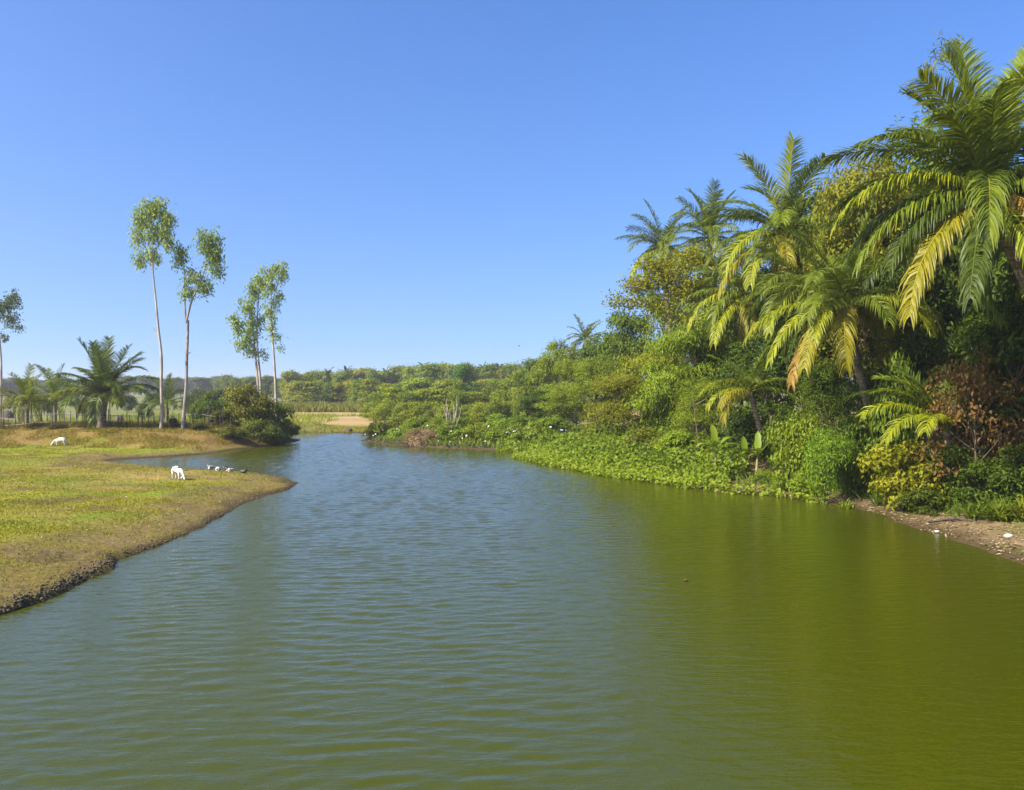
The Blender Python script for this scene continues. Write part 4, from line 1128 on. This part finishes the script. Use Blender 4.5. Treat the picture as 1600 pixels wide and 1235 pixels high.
# mud-root fringe under the spit shrubs
x, y = scatter(9000, -11, 2, 51, 66, rng)
s = water_sd(x, y); k = (s > .05) & (s < 1.3) & (rng.random(len(x)) < .35)
n = int(k.sum()); P = np.stack([x[k], y[k], height(x[k], y[k])], 1)
L = []
for p in P[:420]:
    d = rng.normal(size=3) * [.35, .25, .1] + [0, -.1, .18]
    L.append((curve3(p - [0, 0, .05], p + d * .5 + [0, 0, .12], p + d, 4), [.02, .018, .014, .008]))
v, q = tubes(L, 4)
add('root_tangle', make_mesh('root_tangle', v, q, M_STICK), label='dark tangle of roots and dead stems along the muddy foot of the spit', cat='roots', kind='stuff')

# broad-bladed plants on the right shore
def blade_plant(label, base, n, L, W, color, seed, lean=1.0):
    rg = np.random.default_rng(seed)
    t = thing('leafy_plant', label, 'plant', base)
    az = rg.uniform(0, 6.28, n); e = rg.uniform(.5, 1.4, n)
    V, Fq, T_, off = [], [], [], 0
    for k in range(n):
        l_ = L * rg.uniform(.5, 1.1); m = 6
        s_ = np.linspace(0, 1, m); an = e[k] - lean * 1.5 * s_ ** 1.5
        r = np.concatenate([[0], np.cumsum(np.cos(an[:-1]) * l_ / (m - 1))]); z = np.concatenate([[0], np.cumsum(np.sin(an[:-1]) * l_ / (m - 1))])
        c = np.stack([np.cos(az[k]) * r, np.sin(az[k]) * r, z], 1) + [rg.normal(0, .08), rg.normal(0, .08), 0]
        sd = np.array([-math.sin(az[k]), math.cos(az[k]), 0]) * W
        w = np.sin(np.pi * np.clip(s_ * .9 + .1, 0, 1))[:, None] * .5
        V.append(np.concatenate([c - sd * w, c + sd * w]))
        i = np.arange(m - 1)
        Fq.append(np.stack([i, i + 1, i + 1 + m, i + m], 1) + off); off += 2 * m
        T_.append(np.full(2 * m, rg.uniform(0, 1)))
    add('foliage', make_mesh('leafy_plant', np.concatenate(V), np.concatenate(Fq), M_LEAF, tint=np.concatenate(T_)), t, color=color)
blade_plant('arching green plant at the right end of the muddy shore', gp(1562, 23.6), 90, .85, .06, (.10, .14, .025), 1)
blade_plant('arching yellow-green plant cut by the right edge above the mud', gp(1598, 23.2), 90, .9, .06, (.14, .16, .03), 2)
blade_plant('arching green plant beside the fallen branch', gp(1524, 24.2), 70, .8, .05, (.09, .14, .03), 3)
blade_plant('upright sword-leaved plant left of the yellow shrub foot', gp(1372, 27.8), 60, .75, .04, (.07, .12, .03), 4, .5)
blade_plant('dark strap-leaved plant below the yellow shrub', gp(1420, 26.4), 60, .6, .04, (.04, .07, .02), 5, .9)
blade_plant('leafy tuft at the waterline below the feathery bushes', gp(1322, 27.9), 60, .5, .04, (.11, .16, .03), 6, .9)
blade_plant('yellowish leafy tuft on the shore left of the feathery bushes', gp(1262, 30.2), 50, .4, .05, (.16, .18, .03), 7, .9)

# slender bamboo tip above the dark tree
bb = gp(1462, 39)
t = thing('bamboo_culm', 'thin wispy bamboo tip rising into the sky left of the nearest palm', 'bamboo', bb)
cp = spline([at(1470, 640, 39) - bb, at(1462, 400, 39) - bb, at(1452, 200, 39) - bb, at(1449, 130, 39) - bb, at(1456, 92, 39) - bb, at(1472, 76, 39) - bb, at(1496, 72, 39) - bb], 30)
cp[0, 2] = -.2
v, q = tubes([(cp, np.linspace(.05, .008, 30))], 6)
add('culm', make_mesh('bamboo_culm', v, q, M_STEM, smooth=True), t)
rg = np.random.default_rng(9)
cc = np.concatenate([cp[np.clip(rg.integers(17, 30, 60), 0, 29)] + rg.normal(size=(60, 3)) * [.28, .28, .15], np.array([at(a, b, 39) - bb for a, b in ((1412, 138), (1430, 147), (1402, 188), (1428, 188), (1440, 175), (1436, 160), (1486, 112))])])
P = np.repeat(cc, 9, 0) + rg.normal(size=(len(cc) * 9, 3)) * .11
v, f, tn = leaves(P, rdir(rg, len(P)) + [.3, 0, -.2], rdir(rg, len(P)), .34 * rg.uniform(.6, 1.2, len(P)), .06, rg)
add('leaves', make_mesh('bamboo_leaves', v, f, M_LEAF, tint=tn), t, color=(.10, .13, .05))

# fallen branch, stones
fb = on_ground(1492, 816)
t = thing('fallen_branch', 'dark fallen branch lying on the muddy right shore', 'branch', fb)
v, q = tubes([(spline([(-.9, -.3, .03), (-.3, -.1, .07), (.3, .02, .08), (.75, .2, .16)], 9), np.linspace(.03, .05, 9)), (curve3((.1, 0, .07), (.3, -.2, .12), (.5, -.3, .05), 4), [.025, .02, .015, .01])], 6)
add('limb', make_mesh('fallen_branch', v, q, M_STICK, smooth=True), t)
def stone(px, py, r, label):
    rg = np.random.default_rng(int(px))
    b = on_ground(px, py)
    u, w = np.meshgrid(np.linspace(0, 2 * np.pi, 12, endpoint=False), np.linspace(-1.5, 1.5, 7))
    rr = r * (1 + .18 * (fbm(np.cos(u) * 2 + 5 + px, np.sin(u) * 2 + w, .9, 2, 3) - .5))
    V = np.stack([rr * np.cos(w) * np.cos(u) * 1.2, rr * np.cos(w) * np.sin(u), rr * .62 * np.sin(w)], -1).reshape(-1, 3)
    i = np.arange(6)[:, None] * 12 + np.arange(12)[None]; j = np.arange(6)[:, None] * 12 + (np.arange(12)[None] + 1) % 12
    add('stone', make_mesh('stone', V, np.stack([i, j, j + 12, i + 12], -1).reshape(-1, 4), M_STONE, smooth=True), None, b + [0, 0, r * .3], label=label, cat='stone')
stone(1577, 840, .10, 'larger pale stone on the mud at the right edge')
stone(1465, 833, .06, 'small pale stone at the waterline of the muddy right shore')

# ------------------------------------------------------------------ stick fence
def fence():
    rg = np.random.default_rng(15)
    y0 = 58.6
    t = thing('stick_fence', 'rickety fence of uneven sticks and thin rails along the top of the left bank', 'fence', (-30, y0, hz(-30, y0)))
    o = np.array([-30, y0, hz(-30, y0)])
    xs = np.arange(-41.5, -19.6, .36)
    tops = []
    for k, xx in enumerate(xs):
        xx = xx + rg.normal(0, .07); yy = y0 + rg.normal(0, .06)
        z = hz(xx, yy)
        H = rg.choice([1.05, 1.2, 1.3, 1.5, 1.9], p=[.25, .3, .2, .15, .1]) * rg.uniform(.92, 1.08)
        p0 = np.array([xx, yy, z - .15]) - o
        p1 = p0 + [rg.normal(0, .05), rg.normal(0, .04), H + .15]
        tops.append((xx, yy, z))
        v, q = tubes([(curve3(p0, (p0 + p1) / 2 + rg.normal(0, .02, 3), p1, 4), np.linspace(1, .75, 4) * rg.uniform(.026, .045))], 5)
        add('picket', make_mesh('picket', v, q, M_STICK), t)
    tops = np.array(tops)
    for hgt in (.42, .92):
        for a in range(0, len(xs) - 8, 8):
            seg = tops[a:a + 10:3] + [0, -.05, hgt]
            seg = seg - o + rg.normal(0, .03, seg.shape)
            v, q = tubes([(seg, .017)], 5)
            add('rail', make_mesh('rail', v, q, M_DEAD if rg.random() < .4 else M_STICK), t)
fence()

# ------------------------------------------------------------------ goats and ducks
def skin_mesh(nodes, edges, radii, sub=2):
    me = bpy.data.meshes.new('body')
    me.from_pydata([tuple(p) for p in nodes], edges, [])
    ob = bpy.data.objects.new('tmp_body', me)
    COL.objects.link(ob)
    sk = ob.modifiers.new('skin', 'SKIN'); sk.use_smooth_shade = True
    for i, r in enumerate(radii):
        me.skin_vertices[0].data[i].radius = (r, r) if np.ndim(r) == 0 else r
        me.skin_vertices[0].data[i].use_root = (i == 0)
    ss = ob.modifiers.new('sub', 'SUBSURF'); ss.levels = sub; ss.render_levels = sub
    dg = bpy.context.evaluated_depsgraph_get()
    out = bpy.data.meshes.new_from_object(ob.evaluated_get(dg))
    bpy.data.objects.remove(ob)
    return out

M_WHITE = noisy_material('white_fleece', (.56, .53, .48), (.78, .76, .72), 14, bump=.2)
M_BLACKF = noisy_material('black_feather', (.012, .012, .012), (.05, .05, .05), 12, rough=.6)
M_GREYF = noisy_material('grey_feather', (.10, .09, .085), (.26, .24, .22), 12, rough=.7)
M_BILL = noisy_material('bill_red', (.35, .12, .05), (.5, .2, .08), 12, rough=.5)
M_HOOF = noisy_material('hoof_dark', (.03, .025, .02), (.07, .06, .05), 12)

def goat(label, px, py, heading, scale, dark_rump=False, seed=0):
    b = on_ground(px, py)
    t = thing('goat', label, 'goat', b, RAD(heading), 'grazing goats', (scale,) * 3)
    # head towards +x, grazing: head lowered to the turf
    N = [(-.02, 0, .46), (-.24, 0, .48), (.22, 0, .46), (.36, 0, .40), (.47, 0, .26), (.55, 0, .12), (.61, 0, .035),
         (.20, .085, .34), (.21, .09, .18), (.20, .09, .02), (.24, -.085, .34), (.27, -.09, .18), (.26, -.09, .02),
         (-.27, .085, .36), (-.25, .095, .24), (-.31, .095, .17), (-.29, .095, .02), (-.27, -.085, .36), (-.21, -.095, .24), (-.27, -.095, .17), (-.24, -.095, .02), (-.34, 0, .50)]
    E = [(0, 1), (0, 2), (2, 3), (3, 4), (4, 5), (5, 6), (2, 7), (7, 8), (8, 9), (2, 10), (10, 11), (11, 12), (1, 13), (13, 14), (14, 15), (15, 16), (1, 17), (17, 18), (18, 19), (19, 20), (1, 21)]
    Rr = [(.125, .145), (.12, .13), (.11, .13), .075, .06, (.06, .065), .033, .06, .032, .022, .06, .032, .022, .075, .042, .026, .022, .075, .042, .026, .022, .05]
    me = skin_mesh(N, E, Rr); me.materials.append(M_WHITE)
    add('body', me, t)
    for sgn in (1, -1):
        v, f, tn = leaves(np.array([[.50, .045 * sgn, .17]]), np.array([[-.1, .9 * sgn, -.35]]), np.array([[.4, 0, .8]]), .12, .055, np.random.default_rng(1))
        v2 = v - [.012, 0, .006]
        add('ear', make_mesh('ear', np.concatenate([v, v2]), [f[0], f[0][:, ::-1] + 4], M_GREYF if dark_rump else M_WHITE), t)
        hv, hq = tubes([(curve3((.47, .02 * sgn, .21), (.42, .03 * sgn, .27), (.37, .045 * sgn, .27), 5), [.013, .011, .009, .006, .002])], 6)
        add('horn', make_mesh('horn', hv, hq, M_HOOF, smooth=True), t)
    tv, tq = tubes([(curve3((-.34, 0, .51), (-.40, 0, .55), (-.44, 0, .50), 5), [.028, .026, .022, .016, .004])], 6)
    add('tail', make_mesh('tail', tv, tq, M_GREYF if dark_rump else M_WHITE, smooth=True), t)
    for hx, hy in ((.20, .09), (.26, -.09), (-.29, .095), (-.24, -.095)):
        hv, hq = tubes([(np.array([(hx, hy, .0), (hx, hy, .035)]), [.027, .023])], 8)
        add('hoof', make_mesh('hoof', hv, hq, M_HOOF), t)
goat('white goat grazing near the tip of the left bank', 277, 750, -38, .92)
goat('white goat grazing farther back near the stick fence', 94, 697, 190, .9, True)

def duck(label, px, py, heading, pose, mats, seed):
    b = on_ground(px, py)
    t = thing('duck', label, 'duck', b, RAD(heading), 'ducks resting at the tip of the left bank', (.80,) * 3)
    if pose == 'rest':
        N = [(0, 0, .115), (-.13, 0, .11), (-.23, 0, .13), (.10, 0, .13), (.15, 0, .20), (.17, 0, .25), (.21, 0, .255)]
    elif pose == 'up':
        N = [(0, 0, .20), (-.12, 0, .15), (-.22, 0, .12), (.08, 0, .26), (.11, 0, .35), (.12, 0, .42), (.16, 0, .42)]
    else:
        N = [(0, 0, .11), (-.13, 0, .11), (-.22, 0, .125), (.10, 0, .12), (.16, 0, .12), (.21, 0, .10), (.25, 0, .07)]
    E = [(0, 1), (1, 2), (0, 3), (3, 4), (4, 5), (5, 6)]
    me = skin_mesh(N, E, [(.095, .11), (.075, .09), (.03, .055), (.065, .075), .038, .045, .028]); me.materials.append(mats[0])
    add('body', me, t)
    n = np.array(N[6]); 
    bv, bq = tubes([(np.array([n, n + [.035, 0, -.008], n + [.065, 0, -.012]]), [.018, .016, .008])], 6)
    add('bill', make_mesh('bill', bv, bq, M_BILL, smooth=True), t)
    for sgn in (1, -1):
        c = np.array(N[0])
        v = np.array([c + [.08, sgn * .085, .05], c + [.02, sgn * .118, .0], c + [-.10, sgn * .10, -.02], c + [-.21, sgn * .05, .03], c + [-.08, sgn * .085, .07], c + [-.06, sgn * .125, .02]])
        f = np.array([(0, 1, 5), (1, 2, 5), (2, 3, 5), (3, 4, 5), (4, 0, 5)])
        add('wing', make_mesh('wing', v, f, mats[1]), t)
    if pose == 'up':
        for sgn in (1, -1):
            lv, lq = tubes([(np.array([(.0, .04 * sgn, .13), (.01, .045 * sgn, .06), (0, .045 * sgn, 0)]), [.016, .012, .012])], 6)
            add('leg', make_mesh('leg', lv, lq, M_BILL), t)
    else:
        fv = np.array([(.06, .05, .0), (.14, .09, .005), (.14, .02, .005), (.06, -.05, .0), (.14, -.02, .005), (.14, -.09, .005)]) + [0, 0, .012]
        add('feet', make_mesh('feet', fv, np.array([(0, 2, 1), (3, 5, 4)]), M_BILL), t)
duck('black and white duck, first of the flock from the goat', 329, 734, 215, 'rest', (M_WHITE, M_BLACKF), 1)
duck('white duck lying next to the black and white one', 341, 736, 250, 'feed', (M_WHITE, M_WHITE), 2)
duck('dark duck in the middle of the flock', 351, 735, -40, 'feed', (M_GREYF, M_BLACKF), 3)
duck('pale grey duck feeding at the river end of the flock', 360, 738, 215, 'feed', (M_WHITE, M_GREYF), 4)
duck('duck standing upright at the river end of the flock', 368, 736, 40, 'up', (M_WHITE, M_GREYF), 5)
duck('small dark duck resting apart, closest to the river', 381, 740, 10, 'rest', (M_BLACKF, M_GREYF), 6)
st = on_ground(345, 748)
t = thing('twig', 'thin dark twig stuck upright in the turf near the ducks', 'stick', st)
v, q = tubes([(np.array([(0, 0, -.05), (.01, 0, .2), (.0, .02, .42)]), [.012, .01, .006])], 5)
add('shaft', make_mesh('twig', v, q, M_STICK), t)

fl = np.array([(1068 - 800) / F * 17.3, 17.3, .012])
v, f, tn = leaves(np.zeros((1, 3)), np.array([[1.0, .3, .0]]), np.array([[0, 0, 1.0]]), .14, .06, np.random.default_rng(2))
add('floating_leaf', make_mesh('floating_leaf', np.concatenate([v, v - [0, 0, .006]]), [f[0], f[0][:, ::-1] + 4], M_LITTER), None, fl, label='single pale leaf floating on the open water', cat='leaf')

# a bird far off in the sky
bp_ = at(811, 541, 120)
t = thing('bird', 'tiny dark bird flying in the sky above the far tree line', 'bird', bp_, RAD(20))
me = skin_mesh([(0, 0, 0), (.14, 0, .02), (.2, 0, .03), (-.16, 0, 0), (.02, .2, .07), (-.03, .42, .02), (.02, -.2, .07), (-.03, -.42, .02)],
               [(0, 1), (1, 2), (0, 3), (0, 4), (4, 5), (0, 6), (6, 7)], [.05, .035, .02, .03, .03, .012, .03, .012], 1)
me.materials.append(M_BLACKF)
add('body', me, t)

# ------------------------------------------------------------------ air
def haze():
    x0, x1, y0, y1, z0, z1 = -4300, 4300, -4300, 4300, -3, 27
    V = np.array([(x, y, z) for z in (z0, z1) for y in (y0, y1) for x in (x0, x1)], float)
    q = np.array([(0, 2, 3, 1), (4, 5, 7, 6), (0, 1, 5, 4), (2, 6, 7, 3), (0, 4, 6, 2), (1, 3, 7, 5)])
    m = bpy.data.materials.new('haze_air'); m.use_nodes = True
    n, l = m.node_tree.nodes, m.node_tree.links
    n.remove(n['Principled BSDF'])
    pv = n.new('ShaderNodeVolumePrincipled')
    pv.inputs['Color'].default_value = (.93, .93, 1.0, 1)
    pv.inputs['Density'].default_value = .0005
    pv.inputs['Anisotropy'].default_value = .2
    l.new(pv.outputs[0], n['Material Output'].inputs['Volume'])
    add('haze', make_mesh('haze', V, q, m), label='thin pale blue haze over the distant fields', kind='stuff')
haze()
